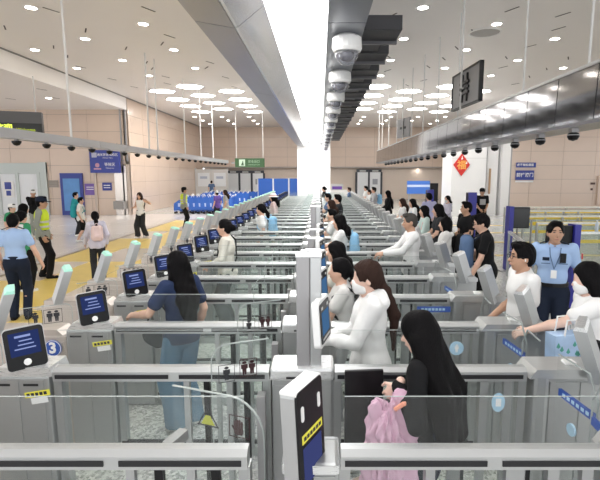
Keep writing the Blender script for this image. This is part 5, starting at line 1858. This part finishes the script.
def queue_barrier(x0, y0, x1, y1, label, hgt=1.02, grp='steel and glass queue barriers'):
    L = math.hypot(x1 - x0, y1 - y0)
    o = thing('queue_barrier', label, 'barrier', (x0, y0, 0), math.atan2(y1 - y0, x1 - x0), grp)
    n = max(1, round(L / 1.2))
    for i in range(n + 1):
        MB().box(i * L / n - .025, i * L / n + .025, -.025, .025, 0, hgt).build('post', M_STEELV, o)
    for i in range(n):
        MB().box(i * L / n + .04, (i + 1) * L / n - .04, -.006, .006, .12, hgt - .08).build('pane', M_QP, o)
    MB().box(0, L, -.035, .035, hgt - .03, hgt + .02).build('top_rail', M_STEELTOP, o)
    return o


queue_barrier(3.3, 6.5, 4.25, 10.4, 'grey panelled queue barrier behind the uniformed officer')
queue_barrier(3.55, 5.1, 6.4, 5.9, 'grey panelled queue barrier beside the blue kiosk post')
queue_barrier(4.9, 7.2, 8.6, 7.9, 'grey panelled queue barrier beyond the blue kiosk post')
for i in range(5):
    queue_barrier(5.2 + .5 * i, 10.2 + 2.0 * i, 13.5 + 1.2 * i, 10.5 + 2.0 * i, 'long grey queue barrier with steel top rail in the waiting area', grp='long queue barriers')
queue_barrier(3.6, 12.0, 5.0, 16.6, 'grey panelled queue barrier beside the man in black polo shirt')


def kiosk(x, y, rz, label, h=1.5):
    o = thing('kiosk', label, 'kiosk', (x, y, 0), rz)
    MB().box(-.05, .05, -.12, .12, 0, h).build('blue_post', mat('kiosk_blue', (.03, .03, .30), .35), o)
    MB().box(.05, .45, -.06, .06, h - .52, h - .02, bev=.012).build('screen_case', M_BLACK, o)
    MB().box(.08, .42, -.064, -.059, h - .48, h - .06).build('screen', mat('dark_screen', (.02, .02, .022), .2), o)
    MB().box(-.2, .3, -.16, .16, 0, .03).build('base', M_POST, o)
    return o


kiosk(4.25, 7.75, math.pi, 'dark blue kiosk post with black screen directly behind the uniformed officer', 1.47)
kiosk(4.48, 11.0, 0, 'dark blue kiosk post with black screen beyond the queue barrier', 1.55)
kiosk(4.62, 14.2, math.pi / 2, 'dark blue kiosk post beside the woman in patterned top', 1.75)
kiosk(3.9, 16.6, math.pi / 2, 'dark blue kiosk post beyond the man in lavender shirt', 1.75)
bd = thing('blue_desk_screen', 'wide blue lit board on a stand near the beige back wall', 'screen', (6.5, 31.0, 0))
MB().box(-.75, .75, 0, .1, 1.0, 1.85).build('board', mat('board_blue', (.05, .16, .55), .4), bd)
MB().box(-.75, .75, -.01, 0, 1.45, 1.6).build('print', mat('board_pale', (.5, .6, .8), .5), bd)
MB().box(.8, 1.3, 0, .3, .2, 1.7).build('dark_case', M_BLACK, bd)
for s_ in (-.6, .6):
    MB().box(s_ - .04, s_ + .04, .02, .08, 0, 1.0).build('leg', M_POST, bd)
cn = thing('purple_counter', 'small white service counter with purple board by the back wall', 'counter', (1.5, 38.5, 0))
MB().box(-.7, .9, 0, .5, 0, 1.0).build('body', M_WHITE, cn)
MB().box(-.5, .3, -.02, 0, 1.05, 1.3).build('board', mat('counter_purple', (.16, .07, .4), .5), cn)
MB().box(-.6, .4, .0, .04, 1.0, 1.5).build('back_board', M_GREYP, cn)

M_BELT = mat('yellow_belt', (.85, .62, .05), .6)
post_me = MB().lathe([(.15, 0), (.15, .015), (.03, .03), (.028, .03), (.028, .95), (.035, .96), (.035, 1.0), (.001, 1.01)], n=12).mesh('belt_post', M_POST)
for row in range(4):
    y = 11.3 + 2.0 * row
    for i in range(4):
        x = 5.6 + .45 * row + 2.1 * i
        o = thing('belt_stanchion', 'slim grey stanchion with yellow retractable belts in the waiting area', 'stanchion', (x, y, 0), math.radians(2), 'belt stanchions in the waiting area')
        link('belt_post', post_me, o)
        for z in (.86, .62):
            MB().box(.03, 2.06, -.004, .004, z, z + .085).build('belt', M_BELT, o)
bt = thing('plastic_bottle', 'clear plastic bottle standing on the queue barrier rail', 'bottle', (6.1, 10.233, 1.04))
MB().lathe([(.035, 0), (.037, .05), (.034, .1), (.037, .16), (.02, .2), (.014, .21), (.014, .23)], n=12).build('bottle_body', mat('bottle_clear', (.6, .68, .75), .15), bt, smooth=True)
MB().lathe([(.016, .23), (.016, .25), (.001, .251)], n=10).build('cap', M_WHITE, bt)
